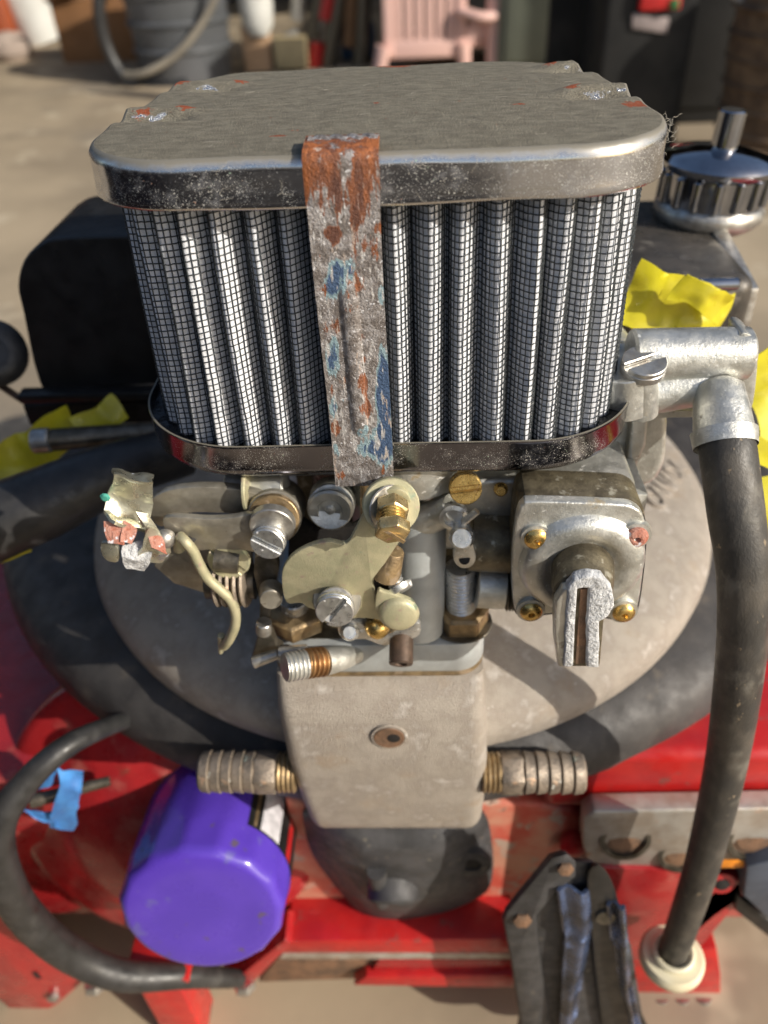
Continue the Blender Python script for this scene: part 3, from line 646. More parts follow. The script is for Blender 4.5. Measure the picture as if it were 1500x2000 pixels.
b = B(); b.lathe(Y(645, 993, -5.2), (0, -1, .1), [(.86, 0), (.88, .12), (.80, .2), (.5, .2), (.42, .1), (.2, .1), (.16, .2), (.03, .22)], 32); fin(b, 'mixture_boss_rim', 'alu', CB, ang=30)
pcyl(Y(712, 940, -5), Y(712, 1010, -4.4), .18, .16, 'guide_pin', 'brass_old')
b = B(); b.prism([aY(x, y, -4.6) for x, y in ((566, 1000), (612, 1035), (690, 1030), (735, 1000), (745, 1080), (735, 1180), (560, 1150))], (0, .4, 0)); fin(b, 'recess_shade_panel', 'hole', CB, bev=.05)  # black panel painting in the shade behind the lever
# throttle lever plate
sc3 = lambda p: (500+p[0]/3, 900+p[1]/3)
lev = [(150, 690), (170, 610), (230, 545), (330, 495), (430, 475), (525, 490), (575, 420), (610, 350), (650, 280), (700, 220), (760, 175), (830, 165), (890, 200), (912, 270), (890, 350), (870, 430), (810, 520), (745, 620), (690, 700), (695, 770), (715, 850), (780, 900), (800, 960), (700, 930), (560, 925), (440, 960), (380, 925), (350, 880), (300, 860), (260, 835), (175, 830)]
LY = -7.0
b = B(); b.prism(arc([aY(*sc3(p), LY) for p in lev], 3), (0, .26, 0)); LV = fin(b, 'throttle_lever', 'yzinc', CB, bev=.05, seg=2, ang=30)
pcyl(Y(762, 985, LY+.3), Y(764, 990, LY-.12), 1.02, 1.02, 'lever_washer', 'yzinc', par=LV)
pcyl(Y(762, 992, LY-.1), Y(764, 993, LY-.16), .86, .86, 'lever_washer', 'steel', par=LV)
hexn(Y(765, 985, LY-.15), (.05, -1, -.10), .62, .60, 'goldzinc', LV, 'stop_nut', .35)
b = B(); thread(b, Y(766, 1000, LY-.7), Y(766, 1030, LY-1.35), .44, .13, .05); fin(b, 'stop_thread', 'brass', LV, ang=25)
b = B(); b.lathe(Y(766, 1022, LY-1.2), (.04, -1, -.35), [(.56, 0), (.63, .05), (.63, .42), (.56, .48)], 6, a0=.2); fin(b, 'stop_screw_head', 'goldzinc', LV, bev=.05, seg=2)
b = B(); b.box(Y(766, 1044, LY-1.72), (1.05, .08, .12), (nrm(v(.75, 0, -.65)), v(0, 1, 0), nrm(v(.65, 0, .75)))); fin(b, 'screw_slot', 'brass_old', LV)
pcyl(Y(770, 1075, -6.6), Y(752, 1122, -6.6), .40, .62, 'adjuster_sleeve', 'brass_old')
b = B(); thread(b, Y(760, 1105, -6.5), Y(778, 1152, -6.9), .33, .14, .06); fin(b, 'idle_screw', 'alu_clean', CB, ang=25)
pcyl(Y(778, 1143, -6.75), Y(785, 1156, -6.95), .55, .5, 'idle_screw_tip', 'alu_clean')
pcyl(Y(660, 1165, -6.6), Y(658, 1172, LY-.12), .95, .95, 'pivot_washer', 'steel_br', par=LV)
pcyl(Y(656, 1178, LY-.1), Y(655, 1183, LY-.75), .72, .72, 'pivot_collar', 'steel', par=LV)
slot_screw(Y(655, 1184, LY-.75), (-.02, -1, .12), .74, .35, 'alu_clean', LV, 'pivot_screw', ang=.95, slot=.10)
tab = [(738, 1155), (752, 1158), (798, 1172), (813, 1188), (814, 1208), (800, 1222), (775, 1224), (745, 1205), (733, 1190)]
b = B(); b.prism(arc([aY(x, y, LY-.35) for x, y in tab], 4), (0, .22, 0)); fin(b, 'link_tab', 'yzinc', CB, bev=.04)
b = B(); b.lathe(Y(779, 1196, LY-.36), (.02, -1, .1), [(.76, 0), (.80, .08), (.74, .20)]+[(.74*math.cos(a), .20+.16*math.sin(a)) for a in (.3, .7, 1.1, 1.5)], 32); fin(b, 'rivet_head', 'yzinc', CB, ang=45)
# carburettor nuts and studs
hexn((2.95, -4.6, -19.9), (0, 0, 1), 1.18, 1.0, 'brass_old', CB, 'flange_nut', .0)
pcyl((2.95, -4.6, -19.9), (2.95, -4.6, -19.82), 1.35, 1.35, 'washer', 'steel_dk')
b = B(); thread(b, (2.9, -4.6, -19.0), (2.85, -4.6, -16.6), .66, .20, .07, 28); fin(b, 'stud', 'alu_clean', CB, ang=25)
hexn((-4.3, -4.7, -19.7), (0, 0, 1), 1.35, .9, 'brass_old', CB, 'flange_nut', .5)
pcyl((-4.3, -4.7, -19), (-4.3, -4.7, -18.3), .6, .6, 'stud', 'alu_clean')
# small casting with ball below lever
b = B(); b.prism(arc([aY(x, y, -6.6) for x, y in ((660, 1222), (680, 1212), (705, 1218), (722, 1232), (745, 1243), (765, 1235), (815, 1215), (820, 1240), (795, 1252), (750, 1262), (715, 1250), (685, 1250), (664, 1243))], 3), (0, .5, 0)); fin(b, 'link_arm', 'alu_clean', CB, bev=.08)
pcyl(Y(683, 1232, -6.55), Y(683, 1236, -6.95), .42, .3, 'arm_boss', 'alu_clean')
b = B(); b.lathe(Y(737, 1224, -6.6), (0, -1, .5), [(.52*math.cos(a), .52*math.sin(a)) for a in np.linspace(-.6, 1.5, 9)], 28); fin(b, 'brass_ball', 'brass', CB, ang=60)
# hollow brown tube
b = B(); tp0 = Y(785, 1215, -5.8); tp1 = Y(783, 1298, -7.4); b.lathe(tp0, tp1-tp0, [(.50, 0), (.50, np.linalg.norm(tp1-tp0)-.05), (.46, np.linalg.norm(tp1-tp0)), (.26, np.linalg.norm(tp1-tp0)), (.24, np.linalg.norm(tp1-tp0)-.8)], 28, cap=False); fin(b, 'vacuum_tube', 'brown', CB, ang=35)
b = B(); b.lathe(tp1-nrm(tp1-tp0)*.25, tp1-tp0, [(.25, 0), (.22, .02)], 16); fin(b, 'tube_bore', 'hole', CB)
# threaded nipple with cone
n0_, n1_ = Y(700, 1278, -5.9), Y(632, 1292, -6.9)
b = B(); b.lathe(n0_, n1_-n0_, [(.35, 0), (.5, .7), (.56, 1.1), (.62, np.linalg.norm(n1_-n0_))], 28); fin(b, 'nipple_cone', 'alu', CB, ang=45)
b = B(); thread(b, n1_, Y(596, 1296, -7.3), .64, .20, .09, 30); fin(b, 'copper_thread', 'copper', CB, ang=25)
b = B(); thread(b, Y(598, 1296, -7.3), Y(556, 1304, -7.7), .62, .17, .05, 30); fin(b, 'nipple_tip', 'alu', CB, ang=25)
# choke lever, cable bracket
chl = [(318, 1015), (345, 1010), (400, 1014), (450, 1012), (490, 1004), (512, 1000), (560, 1010), (566, 1040), (550, 1070), (520, 1082), (480, 1076), (420, 1074), (372, 1076), (345, 1070), (330, 1050), (322, 1035)]
b = B(); b.prism(arc([aY(x, y, -6.1) for x, y in chl], 3), (0, .3, 0)); CL = fin(b, 'choke_lever', 'steel_br', CB, bev=.05, ang=30)
pcyl(Y(375, 1052, -6.15), Y(374, 1053, -6.11), .16, .16, 'pin_hole', 'hole', par=CL, ch=.0)
up = [(296, 975), (330, 958), (390, 951), (460, 955), (520, 970), (560, 990), (556, 1010), (500, 1006), (430, 1003), (380, 1002), (345, 1010), (318, 1030), (300, 1020), (292, 1000)]
b = B(); b.prism(arc([aY(x, y, -5.2) for x, y in up], 3), (0, .4, 0)); fin(b, 'fast_idle_arm', 'steel_br', CB, bev=.08, ang=30)
pl_ = [(335, 1060), (355, 1052), (400, 1062), (445, 1074), (492, 1078), (495, 1130), (480, 1160), (410, 1170), (398, 1158), (340, 1140), (300, 1105), (318, 1080)]
b = B(); b.prism([aY(x, y, -4.8) for x, y in pl_], (0, .25, 0)); fin(b, 'bracket_plate', 'steel_br', CB, bev=.05)
b = B(); b.tube([aY(x, y, yy) for x, y, yy in ((352, 1048, -6.3), (362, 1058, -6.6), (376, 1075, -6.6), (388, 1100, -6.6), (404, 1128, -6.6), (428, 1150, -6.6), (450, 1172, -6.6), (460, 1198, -6.6), (458, 1225, -6.6), (447, 1250, -6.5), (437, 1262, -6.2))], .21, 12); fin(b, 'link_rod', 'yzinc', CB, ang=60)
b = B(); b.tube([aY(x, y, -6.1) for x, y in ((344, 1046), (348, 1060), (350, 1074))], .22, 10); fin(b, 'rod_clip', 'yzinc', CB, ang=60)
pcyl(Y(432, 1240, -6.2), Y(431, 1275, -6.0), .16, .1, 'rod_tip', 'yzinc')
b = B()
for i in range(5):
    x = 425+i*13; b.lathe(Y(x, 1135, -5.6), (1, -.05, .02), [(1.0, 0), (1.08, .09), (1.0, .18)], 24)
fin(b, 'torsion_spring', 'barb', CB, ang=35)
b = B(); b.cyl(Y(405, 1135, -5.3), Y(500, 1135, -5.3), .75); b.cyl(Y(420, 1090, -6), Y(468, 1096, -6), .55, .5); fin(b, 'spring_shaft', 'steel_dk', CB)
slot_screw(Y(448, 1090, -5.9), (0, -1, .1), .85, .25, 'yzinc', CB, 'bracket_screw', ang=-.8)
b = B(); b.prism([aY(x, y, -5.9) for x, y in ((498, 1080), (540, 1082), (545, 1110), (530, 1190), (520, 1245), (505, 1240), (508, 1180), (495, 1120))], (0, .4, 0)); fin(b, 'dark_arm', 'steel_dk', CB, bev=.05)
pcyl(Y(530, 1150, -6.1), Y(529, 1172, -6.9), .48, .45, 'arm_pin', 'steel_br')
pcyl(Y(515, 1215, -6.2), Y(515, 1235, -6.2), .34, .34, 'arm_rivet', 'steel')
b = B(); b.prism([aY(x, y, -6.3) for x, y in ((505, 1240), (530, 1238), (540, 1262), (552, 1268), (545, 1280), (495, 1298), (490, 1290))], (0, .5, 0)); fin(b, 'pointer_foot', 'steel_dk', CB, bev=.06)
b = B(); b.cyl(Y(494, 1294, -6.9), Y(545, 1276, -6.7), .28, .22, 16, ch=.05); b.cyl(Y(545, 1276, -6.7), Y(600, 1272, -6.6), .30, .30, 16); fin(b, 'screw_point', 'steel', CB)
# right side passages
pcyl(Y(770, 1040, -4.2), Y(885, 992, -5.0), .72, .60, 'fuel_passage', 'alu')
b = B(); b.lathe(Y(886, 1003, -5.2), (-.05, -1, .15), [(.55, 0), (.55, .35), (.38, .40), (.34, .25), (.05, .25)], 26); fin(b, 'jet_plug', 'alu_clean', CB, ang=30)
slot_screw(Y(908, 948, -4.9), (0, -1, .35), .62, .5, 'brass', CB, 'brass_plug', ang=.1)
pcyl(Y(978, 955, -4.8), Y(978, 960, -5.1), .28, .22, 'brass_jet', 'brass')
b = B(); b.prism(arc([aY(x, y, -5.9) for x, y in ((884, 1040), (900, 1032), (918, 1038), (924, 1060), (930, 1090), (920, 1108), (900, 1110), (886, 1095), (888, 1068))], 4), (0, .5, 0)); fin(b, 'adjuster_lug', 'alu_clean', CB, bev=.07)
pcyl(Y(902, 1048, -5.9), Y(902, 1052, -6.3), .5, .40, 'lug_screw', 'alu_clean')
pcyl(Y(907, 1092, -5.93), Y(907, 1092, -5.91), .22, .22, 'lug_hole', 'hole', ch=0)
b = B(); b.tube([aY(x, y, -6.0) for x, y in ((905, 1020), (925, 1004), (932, 998))], .14, 8); fin(b, 'lock_wire', 'alu_clean', CB)
pcyl(Y(915, 1055, -4.6), Y(1030, 1062, -4.6), 1.25, 1.25, 'pump_passage', 'alu_dirty')
pcyl(Y(930, 1140, -4.8), Y(985, 1143, -4.8), 1.02, 1.02, 'pump_arm_sleeve', 'alu')
b = B()
for i in range(6): b.lathe(Y(985+i*6, 1146, -4.8), (1, 0, 0), [(.95, 0), (1.05, .07), (.95, .14)], 24)
fin(b, 'return_spring', 'steel_dk', CB)
b = B(); b.box(Y(955, 985, -3.6), (4.5, 1.6, 3.6)); b.box(Y(1110, 950, -3.4), (4.4, 3.0, 2.5)); b.box(Y(925, 1160, -3.5), (1.2, 1.0, 5)); fin(b, 'pump_body_casting', 'alu', CB, bev=.25, seg=3)
# accelerator pump cover
PY = -7.2
def P2(px, py, y=PY): return aY(px, py, y)
ol = [(1012, 1000), (1022, 985), (1045, 980), (1200, 985), (1240, 992), (1258, 1012), (1262, 1050), (1255, 1130), (1245, 1190), (1232, 1208), (1200, 1210), (1150, 1200), (1085, 1198), (1030, 1206), (1012, 1200), (1003, 1180), (1000, 1100), (1006, 1030)]
b = B(); b.prism(arc([P2(x, y, PY+.9) for x, y in [(a, bb-14 if bb < 1020 else bb) for a, bb in ol]], 3), (0, 1.6, 0)); fin(b, 'pump_housing', 'alu_dirty', CB, bev=.12, seg=2)
b = B(); b.prism(arc([P2(x, y) for x, y in ol], 3), (0, .45, 0)); PC = fin(b, 'pump_cover', 'alu', CB, bev=.10, seg=3, ang=30)
b = B(); b.prism(arc([P2(x, y, PY+.46) for x, y in [(1131+(a-1131)*1.01, 1095+(bb-1095)*1.01) for a, bb in ol]], 3), (0, .14, 0)); fin(b, 'pump_diaphragm', 'rubber', CB)
cc = P2(1135, 1100); R0 = 2.32
b = B(); b.lathe(cc, (.0, -1, 0), [(R0, -.05), (R0-.12, .28), (R0-.35, .42), (R0-.75, .46), (R0-1.0, .30), (R0-1.15, .22), (1.0, .24), (.2, .24)], 56); fin(b, 'cover_dome', 'alu', PC, ang=50)
for i, (x, y) in enumerate(((1046, 1046), (1240, 1042), (1036, 1188), (1216, 1190))):
    c_ = P2(x, y); b = B(); b.lathe(c_+v(0, .1, 0), (0, -1, .05), [(.58, 0), (.55, .26), (.40, .28), (.38, .2)], 28); fin(b, 'screw_boss', 'alu', PC, ang=35)
    b = B(); b.lathe(c_-v(0, .14, 0), (0, -1, .05), [(.42, 0), (.43, .10), (.36, .20), (.20, .26), (.13, .26), (.07, .10)], 24)
    fin(b, 'cover_screw', 'redcorr' if i == 1 else 'brass', PC, ang=40, label='screw caked in pink corrosion' if i == 1 else None)
# nose of the cover (tapered, slotted, crusted)
q0 = P2(1138, 1105, PY-.2); q1 = P2(1137, 1165, PY-1.9)
b = B(); b.lathe(q0, q1-q0, [(1.12, 0), (1.12, .5), (1.02, np.linalg.norm(q1-q0))], 36); fin(b, 'pump_nose', 'alu_dirty', CB, ang=40, bev=.05)
def crust(b, name, mat='corr', amp=.05, sub=2):
    o = fin(b, name, mat, CB, bev=.08, seg=2, ang=60)
    bm = bmesh.new(); bm.from_mesh(o.data); bmesh.ops.triangulate(bm, faces=bm.faces)
    for _ in range(sub): bmesh.ops.subdivide_edges(bm, edges=[e for e in bm.edges if e.calc_length() > .0022], cuts=1, use_grid_fill=True)
    bmesh.ops.triangulate(bm, faces=bm.faces)
    for q in bm.verts:
        p = q.co*100; q.co += Vector((mn.noise(p*3.1), mn.noise(p*3.1+Vector((9, 0, 0))), mn.noise(p*3.1+Vector((0, 9, 0)))))*amp*K*1.6+Vector((mn.noise(p*9), mn.noise(p*9+Vector((5, 5, 0))), 0))*amp*K*.8
    bm.to_mesh(o.data); bm.free(); o.data.polygons.foreach_set('use_smooth', [True]*len(o.data.polygons)); return o
ny = PY-2.1
for nm, pts, mt_, th in (('nose_flange', [(1083, 1205), (1085, 1175), (1100, 1150), (1113, 1148), (1113, 1303), (1090, 1303), (1083, 1250)], 'alu', .55),
                     ('nose_crust', [(1108, 1150), (1122, 1132), (1150, 1125), (1180, 1132), (1198, 1155), (1200, 1185), (1188, 1205), (1172, 1215), (1170, 1305), (1145, 1303), (1146, 1215), (1150, 1150), (1128, 1150), (1118, 1303), (1100, 1303), (1106, 1220)], 'corr', .5)):
    b = B(); b.prism([P2(x, y, ny-(.15 if mt_ == 'corr' else 0)) for x, y in pts], (0, th, -.05)); crust(b, nm, mt_, .032 if mt_ == 'corr' else .01)
b = B(); b.prism([P2(x, y, ny+.2) for x, y in ((1092, 1160), (1185, 1160), (1172, 1303), (1094, 1303))], (0, 1.2, 0)); fin(b, 'nose_web', 'alu_dirty', CB, bev=.1)
b = B(); b.prism([P2(x, y, ny+.02) for x, y in ((1135, 1152), (1150, 1150), (1150, 1210), (1142, 1295), (1124, 1297), (1130, 1220))], (0, .15, 0)); fin(b, 'rusty_slot', 'rustplug', CB)
# float bowl, fuel inlet at right
FY = -1.5
bx = [(1180, 720), (1240, 700), (1300, 790), (1303, 860), (1300, 900), (1285, 935), (1255, 952), (1200, 955), (1170, 955), (1100, 955), (1100, 800)]
b = B(); b.prism(arc([aY(x, y, FY) for x, y in bx], 2), (0, 3.5, 0)); fin(b, 'float_bowl', 'alu', CB, bev=.25, seg=3, ang=40)
b = B(); b.box(Y(1120, 962, -3.2), (5.2, 2.5, 1.6)); fin(b, 'bowl_foot', 'alu', CB, bev=.1)
b = B(); b.prism([aY(x, y, FY-.5) for x, y in ((1235, 800), (1268, 800), (1262, 870), (1235, 930), (1222, 930))], (0, .7, 0)); fin(b, 'bowl_rib', 'alu', CB, bev=.15, seg=3)
pcyl(Y(1222, 702+20, FY-.9), Y(1222, 800, FY-.9), .95, .9, 'cover_screw_post', 'alu')
slot_screw(aY(1254, 725, FY-1.1), (0, -.25, 1), .82, .55, 'steel', CB, 'bowl_cover_screw', ang=.4)
pcyl(aY(1254, 728, FY-1.1), aY(1256, 810, FY-1.1), .62, .55, 'screw_column', 'alu')
b = B(); b.cyl(aY(1230, 695, FY), aY(1462, 690, FY), 1.02, 1.0, 28, ch=.1); FI = fin(b, 'fuel_inlet_bar', 'alu', CB, ang=35)
b = B(); b.cyl(aY(1240, 768, FY-.2), aY(1410, 742, FY-.2), .95, .85, 28, ch=.1); b.box(aY(1300, 803, FY-.1), (5.0, .5, .3)); fin(b, 'inlet_gallery', 'alu', CB, ang=35)
b = B(); b.prism(arc([aY(x, y, FY-.4) for x, y in ((1445, 655), (1468, 655), (1480, 680), (1478, 740), (1468, 800), (1452, 790), (1448, 720))], 3), (0, 1.4, 0)); fin(b, 'inlet_end_flange', 'alu', CB, bev=.15, seg=2)
e0, e1 = aY(1402, 745, FY-.6), aY(1414, 846, FY-2.2)
b = B(); b.lathe(e0, e1-e0, [(.6, 0), (.9, .25), (1.02, 1.2), (1.14, 2.6), (1.20, np.linalg.norm(e1-e0)-.05), (1.12, np.linalg.norm(e1-e0)+.05), (.92, np.linalg.norm(e1-e0)+.05), (.9, np.linalg.norm(e1-e0)-.5)], 40, cap=False); fin(b, 'inlet_elbow', 'alu', CB, ang=45)
pcyl(e1-nrm(e1-e0)*.3, e1+nrm(e1-e0)*.25, .95, .9, 'elbow_ferrule', 'brass_old')
# crumpled cable bracket
KB = thing('cable_bracket', tuple(Y(260, 1110, -6)), 'crumpled zinc cable bracket with pink corroded edges, left of the carburettor', 'bracket')
def crump(pts_rows, th, name, mat, amp=.05, par=KB, seed=0):
    g = np.array(pts_rows, float); a, bb = g.shape[:2]; nU, nV = 14, 14
    U = np.linspace(0, a-1, nU); W_ = np.linspace(0, bb-1, nV); out = np.zeros((nU, nV, 3))
    for i, u in enumerate(U):
        for j, w_ in enumerate(W_):
            i0 = min(int(u), a-2); j0 = min(int(w_), bb-2); fu, fv = u-i0, w_-j0
            fu = fu*fu*(3-2*fu); 
            p = (g[i0, j0]*(1-fu)+g[i0+1, j0]*fu)*(1-fv)+(g[i0, j0+1]*(1-fu)+g[i0+1, j0+1]*fu)*fv
            q = Vector(p)*1.6+Vector((seed, 0, 0)); out[i, j] = p+np.array([mn.noise(q), mn.noise(q+Vector((7, 0, 0))), mn.noise(q+Vector((0, 7, 0)))])*amp*3
    b = B(); b.sheet(out, th); return fin(b, name, mat, par, ang=50)
def r_(*a): return [aY(x, y, yy) for x, y, yy in a]
crump([r_((218, 915, -5.2), (300, 928, -5.2)), r_((222, 930, -6.1), (300, 940, -6.0)), r_((212, 962, -5.9), (298, 985, -5.7)), r_((200, 1000, -6.4), (292, 1025, -6.0)), r_((225, 1018, -6.9), (318, 1050, -6.2))], .12, 'folded_clamp', 'dimzinc', .05)
crump([r_((262, 1000, -6.7), (285, 1002, -6.6)), r_((292, 1030, -6.9), (318, 1042, -6.6)), r_((275, 1070, -7.0), (332, 1080, -6.6)), r_((262, 1098, -6.8), (318, 1098, -6.5))], .14, 'bracket_foot', 'dimzinc', .06, seed=4)
crump([r_((240, 1062, -6.7), (300, 1060, -6.7)), r_((236, 1090, -7.1), (290, 1095, -7.0)), r_((248, 1112, -6.8), (285, 1116, -6.7))], .14, 'bracket_lip', 'corr', .05, seed=2)
for i, q in enumerate((((206, 1018), (240, 1020), (208, 1058), (236, 1062)), ((240, 1020), (268, 1030), (238, 1060), (260, 1068)), ((288, 1030), (312, 1044), (298, 1068), (332, 1082)))):
    crump([r_(q[0]+(-6.7,), q[1]+(-6.7,)), r_(q[2]+(-7.15,), q[3]+(-7.15,))], .16, 'corroded_edge', 'redcorr', .045, seed=20+i)
b = B(); b.prism(arc([aY(x, y, -6.9) for x, y in ((198, 1060), (225, 1066), (232, 1080), (230, 1098), (210, 1096), (198, 1082))], 3), (0, .2, 0)); fin(b, 'bracket_ear', 'dimzinc', KB, bev=.04)
b = B(); b.lathe(Y(322, 1052, -6.4), (.3, -1, .2), dome(.42, .35), 20); fin(b, 'bracket_rivet', 'steel', KB, ang=60)
b = B(); b.lathe(Y(206, 970, -6.1), (0, -1, 0), [(.17, 0), (.2, .06), (.12, .12)], 7); fin(b, 'verdigris_spot', 'teal', KB)
# ------------------------------------------------------------------ hoses round the carburettor
T = thing('fuel_hose', tuple(aY(1412, 850, -3.8)), 'long worn black rubber hose hanging from the fuel inlet elbow on the right', 'hose')
pts = [aY(x, y, yy) for x, y, yy in ((1416, 838, -3.6), (1421, 880, -4.3), (1437, 1000, -5.6), (1452, 1120, -6.6), (1450, 1240, -7.2), (1438, 1360, -7.4), (1420, 1480, -7.2), (1394, 1600, -7.5), (1362, 1720, -7.8), (1314, 1862, -8.0))]
b = B(); b.tube(pts, [.88, 1.02, 1.02, .98, .96, .95, .93, .90, .86, .84], 40, res=10); HO = fin(b, 'hose_tube', 'hose', T, ang=60)
b = B()                                               # wrinkles where the hose is pushed on
for i in range(9):
    a = i/9*2.2-2.0; c_ = pts[1]*.55+pts[2]*.45; tq = nrm(pts[2]-pts[1]); A_, B2, _ = frame(tq)
    q = c_+(A_*math.cos(a)+B2*math.sin(a))*1.09; q = c_+(q-c_)*.905; b.tube([q-tq*.35, q, q+tq*rng.uniform(.3, .55)], [.03, .06, .02], 6)
o = fin(b, 'hose_wrinkles', 'hose', T, ang=60); o['kind'] = 'stuff'
T = thing('plastic_bushing', tuple(aD(1305, 1870, 56)), 'cream plastic flanged bushing round the lower end of the long black hose', 'bushing')
ax = nrm(pts[-1]-pts[-2]); bc = pts[-1]+ax*.2
b = B(); b.lathe(bc-ax*.2, ax, [(1.0, 0), (1.7, .05), (1.88, .3), (1.88, .75), (1.6, 1.0), (1.0, 1.05)], 44, cap=True); fin(b, 'bushing_collar', 'whitepl', T, ang=50)
b = B(); b.lathe(bc-ax*.25, -ax, [(1.0, -.05), (1.2, 0), (1.25, .25), (1.1, .35), (.97, .3)], 40, cap=False); fin(b, 'bushing_lip', 'whitepl', T, ang=50)
T = thing('coolant_hose', tuple(aY(0, 1030, 4)), 'fat glossy black hose running in from the left edge under the filter', 'hose')
b = B(); b.tube([aY(x, y, yy) for x, y, yy in ((-140, 1085, 1), (-30, 1030, 2), (80, 985, 3), (170, 945, 4), (250, 912, 5), (360, 880, 7))], [2.0, 2.0, 1.9, 1.7, 1.5, 1.4], 32); fin(b, 'hose_tube', 'rubber', T, ang=60)
T = thing('breather_pipe', tuple(aY(180, 852, 8)), 'dull grey metal pipe lying level beside the yellow tape at left', 'pipe')
b = B(); b.cyl(aY(62, 862, 7), aY(330, 842, 9), .62, .62, 20, ch=.08); fin(b, 'pipe_tube', 'steel_dk', T, ang=40)
b = B(); b.cyl(aY(64, 862, 7), aY(100, 859, 7.1), .68, .68, 20, ch=.08); fin(b, 'pipe_end', 'steel', T, ang=40)
T = thing('thin_cable', tuple(aY(90, 800, 12)), 'thin brown cable sagging between the black box and the grey pipe', 'cable')
b = B(); b.tube([aY(x, y, yy) for x, y, yy in ((-10, 745, 13), (60, 790, 12), (130, 815, 11.5), (200, 845, 11), (300, 905, 8), (275, 935, 6))], .22, 10); fin(b, 'cable_core', 'brown', T, ang=60)
# black box behind on the left
T = thing('black_housing', tuple(aY(160, 760, 14)), 'matt black plastic box with rounded corner behind the left of the filter', 'plastic box')
bo = [(290, 458), (130, 463), (80, 475), (45, 510), (34, 560), (44, 610), (75, 745), (110, 760), (300, 752), (420, 752), (420, 455)]
b = B(); b.prism(arc([aY(x, y, 11) for x, y in bo], 3), (0, 7, 0)); fin(b, 'box_shell', 'black', T, bev=.5, seg=4, ang=40)
b = B(); b.box(aY(215, 768, 10.6), (10.5, 1.0, .55)); fin(b, 'box_lip', 'black', T, bev=.12)
b = B(); b.box(aY(215, 800, 12), (10, 1.0, 1.4)); fin(b, 'box_foot', 'hole', T, bev=.1)
T = thing('grommet', tuple(aY(-10, 700, 14)), 'round black rubber grommet half out of view at the left edge', 'grommet')
b = B(); c_ = aY(-15, 690, 13); b.lathe(c_, (.3, -.8, .5), [(1.0, -1), (1.9, -.9), (2.0, .1), (1.6, .5), (.9, .5), (.85, .1)], 32); fin(b, 'grommet_ring', 'rubber', T, ang=50)
def ribbon(name, label, pts, wd, mat, cat='tape', seed=0, th=.04, amp=.2, twist=.0):
    P = [np.array(p, float) for p in pts]; rows = []
    for i in range(len(P)-1):
        for t in np.linspace(0, 1, 8, endpoint=(i == len(P)-2)):
            p = P[i]*(1-t)+P[i+1]*t; d = nrm(P[i+1]-P[i]); s_ = nrm(np.cross(d, v(0, -1, .3)))
            a = twist*(i+t); s_ = s_*math.cos(a)+np.cross(d, s_)*math.sin(a); r = []
            for k_ in range(9):
                q = p+s_*wd*(k_/8-.5); n3 = Vector(q*.45)+Vector((seed, 0, 0)); r.append(q+np.array([mn.noise(n3), mn.noise(n3+Vector((7, 0, 0))), mn.noise(n3+Vector((0, 7, 0)))])*amp*2+np.array([0, mn.noise(n3*3.3), mn.noise(n3*3.3+Vector((3, 0, 0)))])*amp*.35)
            rows.append(r)
    b = B(); b.sheet(rows, th); o = fin(b, name, mat, None, ang=50); return tag(o, label, cat, 'strips of yellow caution tape')
ribbon('caution_tape', 'yellow tape strip curling up under the black housing at left', [aY(238, 788, 10), aY(205, 812, 9.5), aY(150, 838, 9)], 1.7, 'yellow', seed=1)
ribbon('caution_tape', 'yellow tape sheet hanging at the left edge above the fat hose', [aY(140, 838, 9), aY(70, 870, 8.5), aY(10, 905, 8), aY(-40, 960, 7)], 2.3, 'yellow', seed=3, amp=.4)
ribbon('caution_tape', 'small yellow tape end below the fat hose at the left edge', [aY(46, 1062, 2), aY(10, 1080, 2), aY(-30, 1092, 2)], 1.1, 'yellow', seed=6, amp=.1)
ribbon('caution_tape', 'crumpled bright yellow tape beside the filter, behind the fuel inlet', [aY(1235, 555, 6), aY(1290, 590, 6), aY(1345, 590, 6), aY(1418, 620, 6.5)], 2.5, 'yellow', seed=9, amp=.35)
ribbon('caution_tape', 'folded yellow tape flap laid over the crumpled yellow tape', [aY(1330, 560, 5), aY(1380, 585, 5), aY(1420, 612, 5.5)], 1.6, 'yellow', seed=12, amp=.3)
ribbon('caution_tape', 'yellow tape strip at the right edge behind the inlet elbow', [aY(1478, 690, 3), aY(1500, 760, 3), aY(1520, 860, 2)], 2.0, 'yellow', seed=15, amp=.2)
ribbon('caution_tape', 'yellow tape strip at the right edge beside the long hose', [aY(1470, 870, 1), aY(1510, 890, 1), aY(1560, 905, 1)], 1.1, 'yellow', seed=18, amp=.1)
ribbon('caution_tape', 'narrow yellow tape peeping out right of the long hose', [aY(1496, 930, 1), aY(1505, 1010, 0), aY(1520, 1080, 0)], .8, 'yellow', seed=21, amp=.1)
# dark tank behind right with chrome cap
T = thing('rear_tank', tuple(aY(1420, 700, 16)), 'black painted tank with shiny front edge at the right, under the chrome cap', 'tank')
tk = [(1215, 470), (1500, 455), (1640, 470), (1640, 700), (1490, 690), (1215, 690)]
b = B(); p_ = [aY(1200, 548, 9), aY(1460, 535, 9), aY(1492, 560, 9.5), aY(1500, 700, 9.5), aY(1210, 700, 9)]; b.prism(p_, (0, 1.2, 0))
b = B(); z0 = aY(1350, 548, 9)[2]; xa, xb = aY(1180, 548, 9)[0], aY(1487, 548, 9)[0]
b.box(((xa+xb)/2, 15.5, z0-3.6), (xb-xa, 13, 7.2)); fin(b, 'tank_body', 'tank', T, bev=.9, seg=6, ang=40)
b = B(); b.cyl((xa+3, 9.12, z0-.28), (xb-1.0, 9.12, z0-.28), .32, .32, 16, ch=.1); fin(b, 'bright_edge', 'chromebg', T, ang=40)
